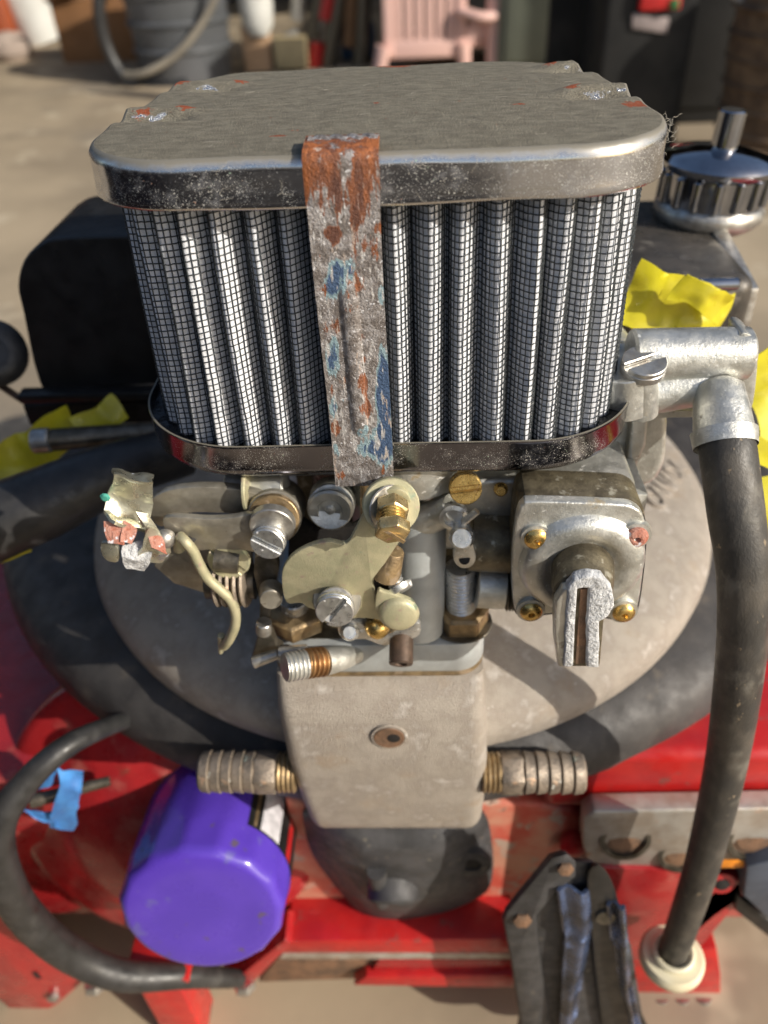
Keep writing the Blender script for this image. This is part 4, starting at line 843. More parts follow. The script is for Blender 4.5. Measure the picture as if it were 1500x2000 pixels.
b = B(); b.prism([(xb-.6, 15.5+y_, z0+z_) for y_, z_ in ((-6, -.7), (6, 1.2), (6, -6), (-6, -6))], (.9, 0, 0)); fin(b, 'tank_flank', 'steel', T, bev=.2)
T = thing('chrome_cap', tuple(aY(1385, 440, 17)), 'round chrome filler cap with knurled side and upright stem, right of the filter', 'filler cap')
cc = aY(1392, 372, 18); ax = nrm(v(.05, 0, 1))
b = B(); b.lathe(cc+ax*-1.3, ax, [(2.3, -.6), (2.75, -.3), (3.05, .1), (3.05, .5), (2.85, .75)], 48); fin(b, 'cap_base', 'steel', T, ang=50)
b = B(); pr = [(2.75, -.6), (2.82, 1.1), (3.1, 1.35), (3.15, 1.6), (2.9, 1.95), (1.2, 2.3), (.85, 2.35)]; b.lathe(cc, ax, pr, 48); fin(b, 'cap_body', 'chromebg', T, ang=45)
for i in range(16):
    a = i*math.pi/8+.15; b = B(); c_ = cc+v(math.cos(a), math.sin(a), 0)*2.8; b.cyl(c_+ax*-.45, c_+ax*1.15, .26, .26, 12, ch=.08); fin(b, 'grip_lobe', 'chromebg', T, ang=40)
b = B(); b.cyl(cc+ax*2.2, cc+ax*4.2, .72, .72, 28, ch=.08); fin(b, 'stem', 'chromebg', T, ang=40)
# ------------------------------------------------------------------ lower engine
EB = thing('engine_block', tuple(aD(750, 1850, 58)), 'red painted engine block below the manifold, with faded patches', 'engine')
def poly(pts, D, th, name, mat, par, bev=.3, seg=3, sm=3, tilt=None):
    P = [aY(x, y, D) for x, y in pts]
    if sm > 1: P = arc(P, sm)
    b = B(); b.prism(P, th); return fin(b, name, mat, par, bev=bev, seg=seg, ang=40)
# main front wall of the block
b = B(); b.box((0, 17, -45.5), (96, 38, 17)); fin(b, 'block_casting', 'red', EB, bev=.9, seg=4)
b = B(); b.box((-1.5, 6, -54.5), (30, 16, 3)); fin(b, 'block_skirt', 'red', EB, bev=.4, seg=2)
# round cover at left, dished toward the camera
rc = aY(300, 1630, -3.0); ax = nrm(v(-.05, -1, .38))
b = B(); b.lathe(rc-ax*3.0, ax, [(10.6, -1), (10.6, .6), (10.4, 1.0), (9.8, 1.3), (8.4, 1.6), (6.5, 2.6), (5, 3.3), (2.5, 3.9), (.3, 4.0)], 80); fin(b, 'round_cover', 'red', EB, ang=50)
poly([(560, 1590), (600, 1570), (980, 1570), (1090, 1580), (1140, 1600), (1150, 1700), (1090, 1700), (1060, 1740), (980, 1850), (560, 1850)], -3.2, (0, 1.5, 0), 'front_flange', 'red_faded', EB, bev=.3, sm=2)
for x, y in ((1120, 1640), (590, 1805)):
    b = B(); c_ = aY(x, y, -3.4); b.lathe(c_, (0, -1, .2), [(.9, 0), (.9, .4), (.6, .5)], 24); fin(b, 'flange_bolt', 'red', EB, ang=40)
# upper right rocker rail
z_ = aY(1300, 1476, -3.6)[2]; b = B(); b.box((24.5, 4.4, z_-2.6), (33, 16, 5.2)); fin(b, 'side_cover', 'redbright', EB, bev=.7, seg=4)
# gasket plate with plugs
PLT = thing('gasket_plate', tuple(aY(1350, 1650, -1)), 'bare metal gasket plate with rusty plug holes, right of the red block', 'metal plate')
poly([(1140, 1600), (1160, 1586), (1400, 1582), (1640, 1578), (1640, 1700), (1300, 1696), (1150, 1690), (1138, 1650)], -5.0, (0, 1.2, 0), 'plate_face', 'plate', PLT, bev=.15, sm=1)
for x, y, r in ((1222, 1642, 1.65), (1330, 1672, 1.45), (1475, 1642, 1.8)):
    r *= .87; c_ = aY(x, y, -5.1); b = B(); b.lathe(c_, (0, -1, .3), [(r, -.3), (r, .02), (r*.82, .04), (r*.78, -.25)], 36, cap=False); hr = fin(b, 'plug_rim', 'steel_dk', PLT, ang=30)
    b = B(); b.lathe(c_, (0, -1, .3), [(r*.8, -.22), (r*.7, -.24), (r*.62, -.12), (r*.3, -.06), (.05, -.06)], 32); fin(b, 'core_plug', 'rustplug', PLT, ang=30)
RL = thing('red_side_bracket', tuple(aY(1300, 1780, -1)), 'red painted side bracket with a bolt hole, under the bare gasket plate', 'bracket')
poly([(1170, 1694), (1300, 1698), (1395, 1700), (1400, 1720), (1450, 1718), (1455, 1752), (1400, 1790), (1330, 1850), (1240, 1880), (1200, 1840), (1185, 1760)], -5.2, (0, 1.5, 0), 'bracket_plate', 'red', RL, bev=.2, sm=1)
b = B(); c_ = aY(1410, 1724, -5.4); b.lathe(c_, (0, -1, .3), [(.75, 0), (.75, .1), (.5, .12)], 26); fin(b, 'bracket_eye', 'red', RL); b = B(); b.lathe(c_+v(0, -.13, 0), (0, -1, .3), [(.45, 0), (.4, .03)], 20); fin(b, 'bolt_hole', 'hole', RL)
b = B(); b.prism([aY(x, y, -5.6) for x, y in ((1394, 1683), (1466, 1683), (1466, 1694), (1394, 1696))], (0, .15, 0)); tag(fin(b, 'orange_tag', 'orange', None, bev=.03), 'thin orange tag strip on the right edge of the gasket plate', 'tag')
# grey block at the right edge
T = thing('grey_block', tuple(aY(1500, 1760, 0)), 'blue grey metal block cut off by the right edge, low down', 'metal block')
b = B(); b.prism([aY(x, y, -6) for x, y in ((1458, 1694), (1600, 1660), (1600, 1800), (1500, 1796), (1452, 1752))], (0, 5, 0)); fin(b, 'block_top', m1('slate_paint', (.11, .13, .17), None, .5, .5), T, bev=.2)
b = B(); b.prism([aY(x, y, -5.5) for x, y in ((1440, 1750), (1500, 1798), (1600, 1800), (1600, 1850), (1500, 1830), (1436, 1780))], (0, 4, 0)); fin(b, 'block_skirt', 'black', T, bev=.15)
# graphite water outlet housing under the square block
WH = thing('water_pump_housing', tuple(aY(770, 1700, -3)), 'graphite grey cast housing with one bolt hole, directly under the square manifold block', 'pump housing')
ho = [(600, 1578), (700, 1576), (800, 1576), (900, 1578), (945, 1590), (960, 1640), (963, 1700), (950, 1742), (905, 1768), (850, 1788), (790, 1806), (740, 1802), (695, 1775), (650, 1725), (612, 1672), (596, 1620)]
b = B(); hs = arc([(x, y, 0) for x, y in ho], 3); A1 = [aY(q[0], q[1], -3.4) for q in hs]; A2 = [aY(q[0], q[1], -4.3) for q in hs]
A3 = [aY(795+(q[0]-795)*.80, 1690+(q[1]-1690)*.84, -5.0) for q in hs]; A4 = [aY(785+(q[0]-785)*.42, 1730+(q[1]-1730)*.50, -6.3) for q in hs]; A5 = [p+v(0, 4, 0) for p in A1]
n_ = len(hs); fs = [(i_*n_+k_, i_*n_+(k_+1) % n_, (i_+1)*n_+(k_+1) % n_, (i_+1)*n_+k_) for i_ in range(4) for k_ in range(n_)]+[tuple(range(n_))[::-1], tuple(4*n_+k_ for k_ in range(n_))]
b.add(A5+A1+A2+A3+A4, fs); fin(b, 'housing_body', 'cast_dark', WH, ang=75)
b = B(); c_ = aY(768, 1768, -6.9); b.lathe(c_+v(0, 1.2, .6), (0, -.85, -.5), [(1.5, -.6), (1.55, 1.0), (1.35, 1.2), (1.05, 1.22), (1.0, 1.05), (.3, 1.1), (.05, 1.1)], 40); fin(b, 'round_cap', 'cast_dark', WH, ang=40)
b = B(); b.tube([aY(735, 1700, -6.4), aY(745, 1760, -6.0)], [.55, .5], 16, res=1); fin(b, 'rib', 'cast_dark', WH, ang=50)
c_ = aY(921, 1686, -5.3); b = B(); b.lathe(c_, (0, -1, .1), [(1.25, -1.0), (1.15, .12), (.58, .14), (.54, -.1)], 28, cap=False); fin(b, 'ear', 'cast_dark', WH, ang=40)
b = B(); b.lathe(c_, (0, -1, .1), [(.56, .0), (.52, .06)], 24); fin(b, 'bolt_hole', 'hole', WH)
b = B(); thread(b, aY(920, 1770, -3.8), aY(920, 1812, -3.9), .52, .2, .06, 20); fin(b, 'hanging_stud', 'cast_dark', WH, ang=25)
# purple oil filter
OF = thing('oil_filter', tuple(aD(430, 1600, 52)), 'purple oil filter canister at lower left with domed fluted end', 'oil filter')
e = aD(393, 1783, 43.5); k0 = aD(462, 1490, 54.5); ax = nrm(e-k0); Lf = np.linalg.norm(e-k0); R = 4.62
b = B(); n_ = 90; prf = [(R*.96, 0), (R, .2), (R, Lf-2.3), (R*1.0, Lf-2.1), (R*.99, Lf-.55), (R*.965, Lf-.22), (R*.91, Lf-.02), (R*.85, Lf+.03), (R*.62, Lf-.03), (R*.40, Lf-.02), (R*.1, Lf-.02)]
b.lathe(k0, ax, prf, n_)
V = np.array(b.v); rel = V-k0; h = rel@ax; rad = rel-np.outer(h, ax); A_, B2, _ = frame(ax); an = np.arctan2(rad@B2, rad@A_)
fl = np.where((h > Lf-2.2) & (h < Lf-.1), -.075*np.abs(np.sin(an*7.5)), 0); V = k0+np.outer(h, ax)+rad*(1+fl*.35)[:, None]; b.v = [tuple(q) for q in V]
fin(b, 'canister', 'purple', OF, ang=70)
b = B(); b.lathe(k0, ax, [(R*.9, -.6), (R*.97, -.5), (R*.97, 0)], 60); fin(b, 'seal_plate', 'black', OF, ang=40)
def label_band(a0, a1, h0, h1, mat, name, up=.012):
    b = B(); rows = []
    for i in range(14):
        a = a0+(a1-a0)*i/13; rows.append([k0+ax*hh+(A_*math.cos(a)+B2*math.sin(a))*(R+up) for hh in (h0, (h0+h1)/2, h1)])
    b.sheet(rows, .006); return fin(b, name, mat, OF, ang=60)
vw = nrm(RT); 
a_r = math.atan2(vw@B2, vw@A_); toC = CAM-(k0+ax*Lf*.6); a_c = math.atan2(toC@B2, toC@A_); dA = (a_r-a_c+math.pi) % (2*math.pi)-math.pi; sg = 1 if dA > 0 else -1
label_band(a_c+sg*.30, a_c+sg*1.5, Lf*.02, Lf-2.35, 'black', 'label_band')
label_band(a_c+sg*.48, a_c+sg*.80, Lf*.05, Lf-2.5, 'white', 'label_lettering', .026)
label_band(a_c+sg*.38, a_c+sg*.42, Lf*.05, Lf-2.5, 'brass_old', 'label_line', .024)
label_band(a_c+sg*1.0, a_c+sg*1.14, Lf*.05, Lf-2.5, 'redbright', 'label_stripe', .024)
# looped black hose at left
T = thing('looped_hose', tuple(aY(40, 1640, -2)), 'black rubber hose looping round the red cover at the lower left', 'hose')
b = B(); b.tube([aY(x, y, yy) for x, y, yy in ((330, 1385, .5), (230, 1412, -2.5), (130, 1458, -5), (50, 1530, -6.6), (-5, 1620, -8), (10, 1720, -8.6), (60, 1800, -8.6), (140, 1865, -8.6), (240, 1905, -8.6), (370, 1905, -7.6), (470, 1912, -6.5))], [.42, .5, .6, .7, .88, .96, 1.0, 1.0, .95, .8, .55], 28); fin(b, 'hose_tube', 'rubber', T, ang=60)
# blue tape flag
T = thing('blue_tape', tuple(aY(110, 1560, -3.5)), 'blue masking tape wrapped round a metal stub on the red cover, inside the looped hose', 'tape')
crump([r_((112, 1500, -4.2), (160, 1508, -3.8)), r_((118, 1535, -4.6), (158, 1545, -4.1)), r_((100, 1590, -4.5), (150, 1580, -4.2)), r_((95, 1612, -4.2), (145, 1624, -4.0))], .08, 'tape_flag', 'blue', .07, par=T, seed=3)
crump([r_((55, 1535, -4.2), (110, 1505, -4.2)), r_((60, 1552, -4.4), (100, 1535, -4.4))], .08, 'tape_wrap', 'blue', .05, par=T, seed=8)
crump([r_((40, 1582, -4.2), (100, 1588, -4.2)), r_((70, 1600, -4.4), (120, 1618, -4.4))], .08, 'tape_tail', 'blue', .05, par=T, seed=11)
b = B(); b.cyl(aY(60, 1565, -3.9), aY(215, 1525, -2.5), .42, .30, 18, ch=.05); fin(b, 'metal_stub', 'steel_dk', T, ang=40)
# lower left red foot, bottom rail, red post
T = thing('red_mount_ear', tuple(aY(80, 1900, -2)), 'red painted mounting ear with a slot in the bottom left corner', 'mounting ear')
b = B(); b.prism([aY(x, y, -6) for x, y in ((-60, 1760), (20, 1790), (90, 1850), (170, 1915), (110, 1965), (90, 1978), (20, 1975), (-60, 1900))], (0, 2.0, 0)); fin(b, 'ear_plate', 'red', T, bev=.25, seg=3)
b = B(); b.box(aY(72, 1905, -6.05), (.35, .1, 1.1)); fin(b, 'ear_slot', 'hole', T, bev=.04)
b = B(); b.lathe(aY(105, 1945, -6.1), (0, -1, .2), [(.45, 0), (.4, .3), (.1, .35)], 18); fin(b, 'ear_bolt', 'steel', T, ang=40)
T = thing('oil_pan_rail', tuple(aY(700, 1890, 1)), 'red lower rail with worn bright lip running under the engine block', 'rail')
b = B(); b.prism([aY(x, y, -6) for x, y in ((560, 1838), (1005, 1834), (1005, 1862), (545, 1862))], (0, 4, 0)); fin(b, 'upper_rail', 'redbright', T, bev=.1)
b = B(); b.prism([aY(x, y, -5.8) for x, y in ((552, 1863), (1003, 1863), (1003, 1874), (545, 1874))], (0, 3, 0)); fin(b, 'bare_lip', 'plate', T, bev=.06)
b = B(); b.prism([aY(x, y, -5.3) for x, y in ((540, 1875), (760, 1875), (700, 1912), (505, 1918))], (0, 2.5, 0)); fin(b, 'stained_web', 'rustplug', T, bev=.05)
b = B(); b.prism([aY(x, y, -5.7) for x, y in ((740, 1875), (1003, 1875), (1003, 1905), (720, 1908))], (0, 2.5, 0)); fin(b, 'lower_rail', 'red', T, bev=.05)
b = B(); b.prism([aY(x, y, -6.1) for x, y in ((715, 1908), (1003, 1905), (1003, 1930), (690, 1925))], (0, 3, 0)); fin(b, 'rail_foot', 'redbright', T, bev=.12)
b = B(); b.prism([aY(x, y, -6.4) for x, y in ((470, 1905), (556, 1836), (570, 1842), (490, 1925), (430, 1925), (432, 1912))], (0, 2.0, 0)); fin(b, 'rail_bend', 'red', T, bev=.1)
for x, y in ((478, 1925), (185, 1925)):
    b = B(); b.lathe(aY(x, y, -6.3), (0, -.4, -1), [(.75, -.4), (.8, .2), (.5, .5)], 6); tag(fin(b, 'hex_bolt', 'steel', None, bev=.05), 'dull hex bolt head under the rail beside the oil filter' if x > 300 else 'dull hex bolt head beside the red mounting ear', 'bolt', 'hex bolts under the engine')
T = thing('stand_post', (aY(305, 1950, -7.5)[0], -7.5, FZ), 'bright red square stand post below the oil filter', 'stand post')
x0, x1 = aY(265, 1925, -8)[0], aY(352, 1925, -8)[0]; zt = aY(300, 1910, -8)[2]
b = B(); b.box(((x0+x1)/2, -6.6, (zt+FZ)/2), (x1-x0, 2.8, zt-FZ)); fin(b, 'post_tube', 'redbright', T, bev=.2, seg=3)
b = B(); b.box(((x0+x1)/2+.3, -6.7, zt+.2), (x1-x0+1.2, 3.2, .5)); fin(b, 'post_cap_plate', 'redbright', T, bev=.1)
# red corner frame with three feet at lower right
T = thing('red_corner_foot', tuple(aY(1310, 1950, -1)), 'red frame corner with three bolt ends, behind the cream bushing', 'frame corner')
b = B(); b.prism([aY(x, y, -4.5) for x, y in ((1225, 1870), (1400, 1852), (1408, 1905), (1408, 1945), (1225, 1960))], (0, 4, 0)); fin(b, 'corner_plate', 'redbright', T, bev=.15)
b = B(); b.prism([aY(x, y, -5.2) for x, y in ((1240, 1870), (1395, 1740), (1455, 1720), (1458, 1745), (1370, 1850))], (0, 2, 0)); fin(b, 'corner_brace', 'red', T, bev=.15)
for x in (1290, 1330, 1372):
    b = B(); b.lathe(aY(x, 1955, -4.9), (0, -.5, -1), [(.6, -.4), (.68, .3), (.5, .6), (.2, .65)], 20); fin(b, 'bolt_end', 'steel', T, ang=40)
# dark engine mount arms and black strap with painted blue reflections
T = thing('engine_mount', tuple(aY(1060, 1850, -9.2)), 'greasy black engine mount arm standing right of the pump housing', 'engine mount')
b = B(); b.prism([aY(x, y, -8.9) for x, y in ((1078, 1676), (1108, 1668), (1126, 1684), (1126, 1712), (1092, 1738), (1048, 1790), (1052, 1850), (1082, 2030), (1022, 2030), (1000, 1880), (984, 1800), (990, 1782))], (0, .8, -1.0)); fin(b, 'mount_arm', 'cast_dark', T, bev=.14, seg=2)
b = B(); b.lathe(aY(1020, 1796, -9.0), (0, -1, .3), [(.5, 0), (.5, .15), (.3, .2)], 6); fin(b, 'mount_bolt', 'rustplug', T, ang=40)
b = B(); b.lathe(aY(1104, 1696, -9.0), (0, -1, .3), [(.42, 0), (.4, .15), (.2, .2)], 6); fin(b, 'mount_bolt', 'rustplug', T, ang=40)
b = B(); b.prism([aY(x, y, -8.5) for x, y in ((1128, 1690), (1148, 1700), (1158, 1760), (1150, 2030), (1085, 2030), (1075, 1860), (1092, 1760))], (0, .6, -.8)); fin(b, 'mount_web', 'black', T, bev=.15)
b = B(); b.prism([aY(x, y, -8.75) for x, y in ((1105, 1682), (1165, 1684), (1235, 1850), (1262, 2020), (1010, 2020), (1040, 1800))], (0, .5, -.6)); fin(b, 'mount_backplate', 'cast_dark', T, bev=.2)
T = thing('twisted_strap', tuple(aY(1160, 1880, -9.2)), 'twisted oily black strap with painted-on blue reflections left of the cream bushing', 'strap')
def strap2(P, wd, mat, name, par, tw):
    rows = []
    for i in range(len(P)-1):
        for t in np.linspace(0, 1, 8, endpoint=(i == len(P)-2)):
            p = P[i]*(1-t)+P[i+1]*t; a = tw*(i+t); s_ = v(math.cos(a), math.sin(a)*.7, .15); rows.append([p+s_*wd*(k_/8-.5)+v(0, .25*math.sin(k_*.8+i), 0) for k_ in range(9)])
    b = B(); b.sheet(rows, .18); return fin(b, name, mat, par, ang=50)
strap2([aY(1122, 1740, -9.2), aY(1132, 1830, -9.4), aY(1120, 1920, -9.4), aY(1108, 2030, -9.4)], 1.5, 'strapsheen', 'strap_band', T, .25)
b = B(); b.prism(arc([aY(x, y, -9.2) for x, y in ((1150, 1704), (1172, 1690), (1196, 1722), (1212, 1780), (1222, 1870), (1236, 1940), (1270, 2030), (1190, 2030), (1168, 1930), (1158, 1840), (1148, 1760))], 3), (0, .6, -.8)); fin(b, 'strap_loop', 'black', T, bev=.3, seg=3)
strap2([aY(1206, 1770, -9.5), aY(1214, 1850, -9.6), aY(1222, 1930, -9.6), aY(1245, 2030, -9.6)], .8, 'strapsheen', 'strap_return', T, -.3)
b = B(); b.lathe(aY(1182, 1790, -9.3), (0, -1, .2), [(.55, 0), (.5, .12), (.25, .16)], 22); fin(b, 'strap_rivet', 'steel_dk', T, ang=40)
# ------------------------------------------------------------------ garage clutter
def gz(px, py, z=FZ): return aZ(px, py, z)
c = gz(368, 150); hgt = 47
T = thing('trash_can', tuple(c), 'grey plastic trash can with dark rim behind the filter on the left', 'trash can')
gp = m1('grey_can_plastic', (.115, .12, .13), (.08, .085, .09), .05, .45, 0, .1, .5)
b = B(); b.lathe(c, (0, 0, 1), [(19, 0), (19.5, 1), (22, hgt*.9), (22, hgt*.9)], 48); fin(b, 'can_body', gp, T, ang=30)
b = B(); b.lathe(c+v(0, 0, hgt*.9), (0, 0, 1), [(23.5, 0), (24, 1), (24, 4), (22, 5), (20, 4)], 48); fin(b, 'can_rim', 'black', T, ang=30)
for i in range(3):
    b = B(); z = 12+i*10; b.lathe(c+v(0, 0, z), (0, 0, 1), [(20.0+z*.07, -1), (20.6+z*.07, 0), (20.0+z*.07, 1)], 48); fin(b, 'can_hoop', gp, T, ang=30)
b = B(); b.tube([c+v(-22, -6, 38), c+v(-29, -10, 30), c+v(-30, -10, 15), c+v(-24, -12, 2), c+v(-10, -18, -1), c+v(4, -18, 1)], 2.6, 14); tag(fin(b, 'black_hose', 'rubber', None, ang=60), 'thick black hose curling down the left side of the grey trash can', 'hose')
b = B(); b.tube([c+v(26, -20, 46), c+v(23, -21, 34), c+v(14, -22, 22), c+v(2, -23, 12), c+v(-12, -23, 6), c+v(-22, -19, 5)], 1.5, 12); tag(fin(b, 'garden_hose', m1('grey_beige_hose', (.27, .24, .19), None, .1, .6), None, ang=60), 'pale grey hose draped across the front of the trash can', 'hose')
def buck(px, py, r, h, mat, name, label, cat, tilt=(0, 0, 1)):
    c = gz(px, py); T = thing(name, tuple(c), label, cat)
    b = B(); b.lathe(c, tilt, [(r*.82, 0), (r*.84, 1), (r, h)], 36); fin(b, 'bucket_wall', mat, T, ang=30)
    b = B(); b.lathe(c+nrm(tilt)*h*.86, tilt, [(r*1.0, 0), (r*1.06, .5), (r*1.06, 2.5), (r, 3)], 36); fin(b, 'bucket_rim', mat, T, ang=30); return T
wp = m1('white_bucket_plastic', (.66, .66, .62), (.55, .54, .50), .06, .5)
buck(92, 82, 15.5, 38, wp, 'white_bucket', 'white plastic bucket leaning at the far left of the garage', 'bucket', (-.22, 0, 1))
c = gz(28, 118); b = B(); b.lathe(c, (0, 0, 1), [(7, 0), (10, 4), (10, 8), (6, 12), (1, 13)], 24); tag(fin(b, 'pale_sack', m1('pale_sack_cloth', (.45, .36, .30), None, .1, .9), None), 'small pale sack on the floor left of the white bucket', 'sack')
card = m1('cardboard', (.24, .115, .045), (.19, .09, .035), .05, .85)
c = gz(195, 122); T = thing('cardboard_box', tuple(c), 'brown cardboard box between white bucket and trash can', 'cardboard box')
b = B(); b.box(c+v(0, 14, 13), (36, 26, 26)); fin(b, 'box_shell', card, T, bev=.4)
b = B(); b.box(c+v(-8, -2, 28), (20, 8, .5), (nrm(v(1, 0, .2)), nrm(v(0, 1, -.4)), nrm(v(-.2, .4, 1)))); fin(b, 'box_flap', card, T)
c = gz(5, 100); T = thing('striped_bag', tuple(c), 'orange and blue bag at the extreme left of the garage', 'bag')
b = B(); b.box(c+v(-6, 10, 14), (22, 14, 28)); fin(b, 'bag_body', m1('orange_bag', (.33, .07, .02), None, .05, .6), T, bev=2.5, seg=3)
b = B(); b.box(c+v(-6, 10, 32), (20, 12, 10)); fin(b, 'bag_top', m1('blue_bag', (.02, .06, .25), None, .05, .6), T, bev=2.5, seg=3)
b = B(); b.prism([aY(x, y, 430) for x, y in ((140, -60), (190, -60), (190, 25), (178, 38))], (0, 2, 0)); tag(fin(b, 'lilac_panel', m1('lilac_board', (.42, .40, .52), None, .05, .6), None, bev=.3), 'pale lilac board pointing down above the cardboard box', 'board')
# clutter of poles and a bottle
c = gz(515, 140); T = thing('spray_bottle', tuple(c+v(0, 0, 20)), 'white bottle with yellow green label between trash can and poles', 'bottle')
b = B(); b.lathe(c+v(0, 0, 14), (0, 0, 1), [(4, 0), (6.5, 4), (7.2, 10), (8, 36), (4, 42)], 28); fin(b, 'bottle_body', wp, T, ang=40)
b = B(); b.box(c+v(2.5, -7.6, 34), (7, 1.2, 9)); fin(b, 'bottle_label', m1('lime_label', (.50, .52, .03), None, .1, .5), T, bev=.3)
b = B(); b.box(c+v(-2, 4, 9), (12, 8, 18)); tag(fin(b, 'pine_offcut', m1('pine_wood', (.50, .33, .20), (.42, .27, .16), .05, .8), None, bev=.5), 'pale pine offcut standing under the white bottle', 'wood offcut')
b = B(); b.box(c+v(13, 2, 7), (14, 10, 12)); tag(fin(b, 'tan_carton', m1('tan_carton', (.45, .36, .20), None, .05, .8), None, bev=.5), 'small tan carton right of the pine offcut', 'carton')
def pole(a, bb, r, mat, label, name='pole', Yd=375):
    b = B(); b.cyl(aY(*a, Yd), aY(*bb, Yd), r, r, 14, ch=.2); return tag(fin(b, name, mat, None, ang=40), label, 'pole', 'poles leaning in the garage')
pole((585, -40), (580, 40), 3.2, 'steel', 'grey pole with knuckle end hanging left of the red grips')
pole((520, 95), (582, 62), 2.0, 'steel', 'short bright rod lying slanted beside the white bottle')
pole((628, -40), (612, 75), 2.6, 'steel_dk', 'dark pole carrying red grips, second from the bottle')
pole((645, -20), (634, 38), 3.3, 'redbright', 'red grip on the upper part of a pole')
pole((620, 82), (614, 135), 3.4, 'redbright', 'red grip low down near the filter lid')
pole((575, 95), (572, 130), 2.8, m1('dark_red_plastic', (.22, .02, .02), None, .1, .5), 'dark red stub left of the low red grip')
pole((668, -30), (640, 130), 3.0, 'steel_dk', 'slanted dark pole right of the red grips')
pole((690, -30), (682, 90), 3.2, m1('brown_wood_handle', (.20, .10, .04), None, .1, .7), 'brown wooden handle left of the pink chair')
pole((712, -30), (704, 130), 3.4, 'steel_dk', 'upright grey post just left of the pink chair')
pole((655, -30), (598, 130), 1.2, 'steel', 'thin bright rod crossing behind the red grips')
b = B(); b.box(gz(700, 125)+v(0, 8, 8), (16, 6, 14)); tag(fin(b, 'blue_crate', m1('deep_blue_plastic', (.03, .07, .14), None, .1, .5), None, bev=.8), 'dark blue crate on the floor left of the pink chair', 'crate')
# pink chair seen from the back/front with slats
pk = m1('dusty_pink_plastic', (.80, .52, .45), (.72, .46, .40), .05, .5)
c = gz(838, 175); c[1] = 352; c[2] = FZ; CHR = thing('garden_chair', tuple(c), 'dusty pink slatted plastic garden chair standing behind the filter', 'chair')
CY = 352
xl, xr = aY(768, 60, CY)[0], aY(890, 60, CY)[0]; zb = aY(830, 108, CY)[2]; zt = zb+62
for i in range(6):
    x = xl+(xr-xl)*(i+.5)/6; b = B(); b.box((x, CY, (zb+zt)/2), ((xr-xl)/6*.82, 1.6, zt-zb)); fin(b, 'back_slat', pk, CHR, bev=.4)
b = B(); b.box(((xl+xr)/2, CY+.3, zb+2.5), (xr-xl+5, 2.4, 7)); fin(b, 'back_rail', pk, CHR, bev=.8, seg=3)
for s in (0, 1):
    x = (xl-2, xr+2)[s]; b = B(); b.box((x, CY, (zb+zt)/2), (4.5, 3, zt-zb)); fin(b, 'back_post', pk, CHR, bev=.8, seg=3)
b = B(); b.box(((xl+xr)/2+8, CY+22, zb+3), (xr-xl+14, 40, 3)); fin(b, 'seat', pk, CHR, bev=.8, seg=3)
for x, y in ((xl-4, CY-1), (xr+3, CY), (xr+22, CY+36), (xl+2, CY+40)):
    b = B(); b.cyl((x, y, zb+4), (x-(3 if x < xl else -1), y, FZ), 3.4, 2.6, 12); fin(b, 'leg', pk, CHR, ang=40)
b = B(); b.tube([(xr+3, CY, zb+24), (xr+14, CY+12, zb+26), (xr+22, CY+34, zb+22), (xr+22, CY+36, zb)], 3.0, 12, flat=.7); fin(b, 'armrest', pk, CHR, ang=50)
b = B(); b.tube([(xl-3, CY, zb+24), (xl-8, CY+12, zb+26), (xl-6, CY+36, zb+22)], 2.6, 12, flat=.7); fin(b, 'armrest', pk, CHR, ang=50)
b = B(); b.tube([aY(900, 22, CY-2), aY(935, 32, CY-6), aY(962, 30, CY-4), aY(970, 10, CY)], 2.8, 12, flat=.7); fin(b, 'armrest', pk, CHR, ang=50)
b = B(); b.prism([aY(x, y, CY-1) for x, y in ((893, 62), (935, 40), (962, 36), (958, 70), (915, 98), (893, 100))], (0, 3, 0)); fin(b, 'seat_side', pk, CHR, bev=.6, seg=2)
b = B(); b.cyl(aY(966, -5, CY-2), aY(962, 135, CY-2), 3.2, 2.6, 12); fin(b, 'leg', pk, CHR, ang=40)
# grey green cabinet, dark bin with label, basket
gg = m1('grey_green_metal', (.155, .17, .13), (.12, .13, .10), .03, .55)
c = gz(1032, 175); T = thing('steel_cabinet', tuple(c), 'grey green steel cabinet right of the pink chair', 'cabinet')
xl, xr = aY(975, 60, 345)[0], aY(1086, 60, 345)[0]
b = B(); b.box(((xl+xr)/2, 345+12, FZ+60), (xr-xl, 24, 120)); fin(b, 'cabinet_shell', gg, T, bev=.6)
b = B(); b.box(((xl+xr)/2+1, 344.4, FZ+60), ((xr-xl)*.86, 1.2, 112)); fin(b, 'cabinet_door', gg, T, bev=.3)
dk = m1('near_black_bin', (.007, .007, .0065), (.004, .004, .004), .05, .75)
T = thing('dark_bin', tuple(gz(1260, 200)), 'large near black bin with a pale sticker in the dark right corner', 'bin')
x0, x1 = aY(1175, 100, 205)[0], aY(1350, 100, 205)[0]
b = B(); b.box(((x0+x1)/2, 205+16, FZ+38), (x1-x0, 32, 76)); fin(b, 'bin_body', dk, T, bev=1.2, seg=3)
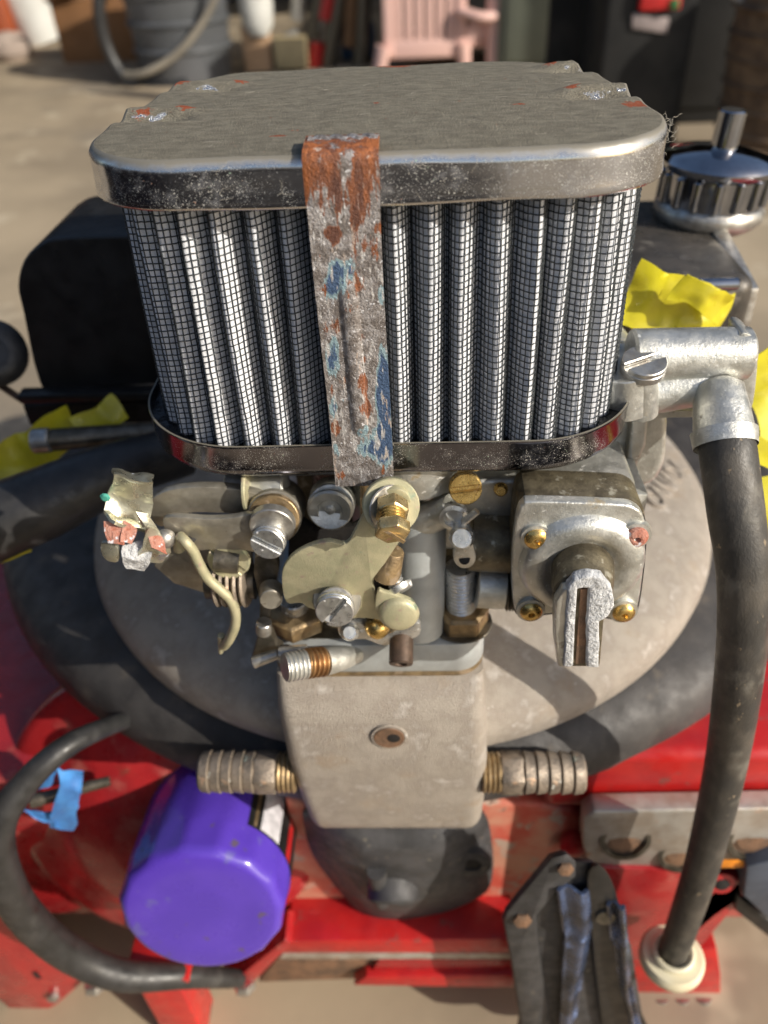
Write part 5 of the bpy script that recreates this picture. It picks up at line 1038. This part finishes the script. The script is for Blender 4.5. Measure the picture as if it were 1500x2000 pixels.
b = B(); b.prism([aY(x, y, 204) for x, y in ((1236, 26), (1308, 34), (1302, 66), (1234, 56))], (0, .8, 0)); fin(b, 'bin_sticker', m1('dull_pink_label', (.30, .25, .24), None, .1, .6), T, bev=.3)
b = B(); b.box(aY(1290, -4, 204), (10, 3, 5)); fin(b, 'red_badge', 'redbright', T, bev=.5)
b = B(); b.box(aY(1318, 8, 202), (2, 1, 2)); fin(b, 'green_badge', m1('green_badge', (.02, .16, .04), None, .1, .5), T, bev=.3)
T = thing('black_shade_sheet', tuple(gz(1130, 180)), 'added black sheet standing in for the shadow between the cabinet and the dark bin', 'board')  # black sheet added in place of shadow left of the bin
b = B(); b.box((aY(1135, 60, 230)[0], 235, FZ+55), (17, 3, 110)); fin(b, 'shade_sheet_face', dk, T, bev=.3)
wk = m1('dim_wicker', (.16, .105, .06), (.08, .05, .03), .25, .9, 0, .6, .6)
T = thing('shadow_filler', tuple(aY(1400, 150, 235)), 'added black filler standing in for deep shadow between the dark bin and the wicker basket', 'cabinet')  # black block added in place of the deep shadow beside the bin
b = B(); b.box((aY(1405, 150, 250)[0], 262, FZ+55), (30, 24, 110)); fin(b, 'cabinet_shell', dk, T, bev=.6)
b = B(); b.box((aY(1400, 150, 249)[0], 249.2, FZ+55), (24, 1.5, 100)); fin(b, 'cabinet_door', dk, T, bev=.3)
T = thing('wicker_basket', tuple(gz(1470, 300)), 'tall brown wicker basket at the upper right edge', 'basket')
c = gz(1512, 330); b = B(); b.lathe(c, (0, 0, 1), [(13, 0), (16, 8), (18, 30), (17, 44), (14, 45)], 36); fin(b, 'basket_body', wk, T, ang=40)
for i in range(7):
    z = 5+i*5.5; b = B(); b.lathe(c+v(0, 0, z), (0, 0, 1), [(15.5+i*.35, -1), (17+i*.35, 0), (15.5+i*.35, 1)], 36, cap=False); fin(b, 'woven_hoop', wk, T, ang=60)
b = B(); b.tube([aY(x, y, 200) for x, y in ((1430, -20), (1455, 4), (1490, 18), (1560, 24))], 1.1, 12); tag(fin(b, 'cord', m1('white_cord', (.5, .5, .48), None, .1, .5), None, ang=60), 'white cord looping across the top right corner', 'cord')
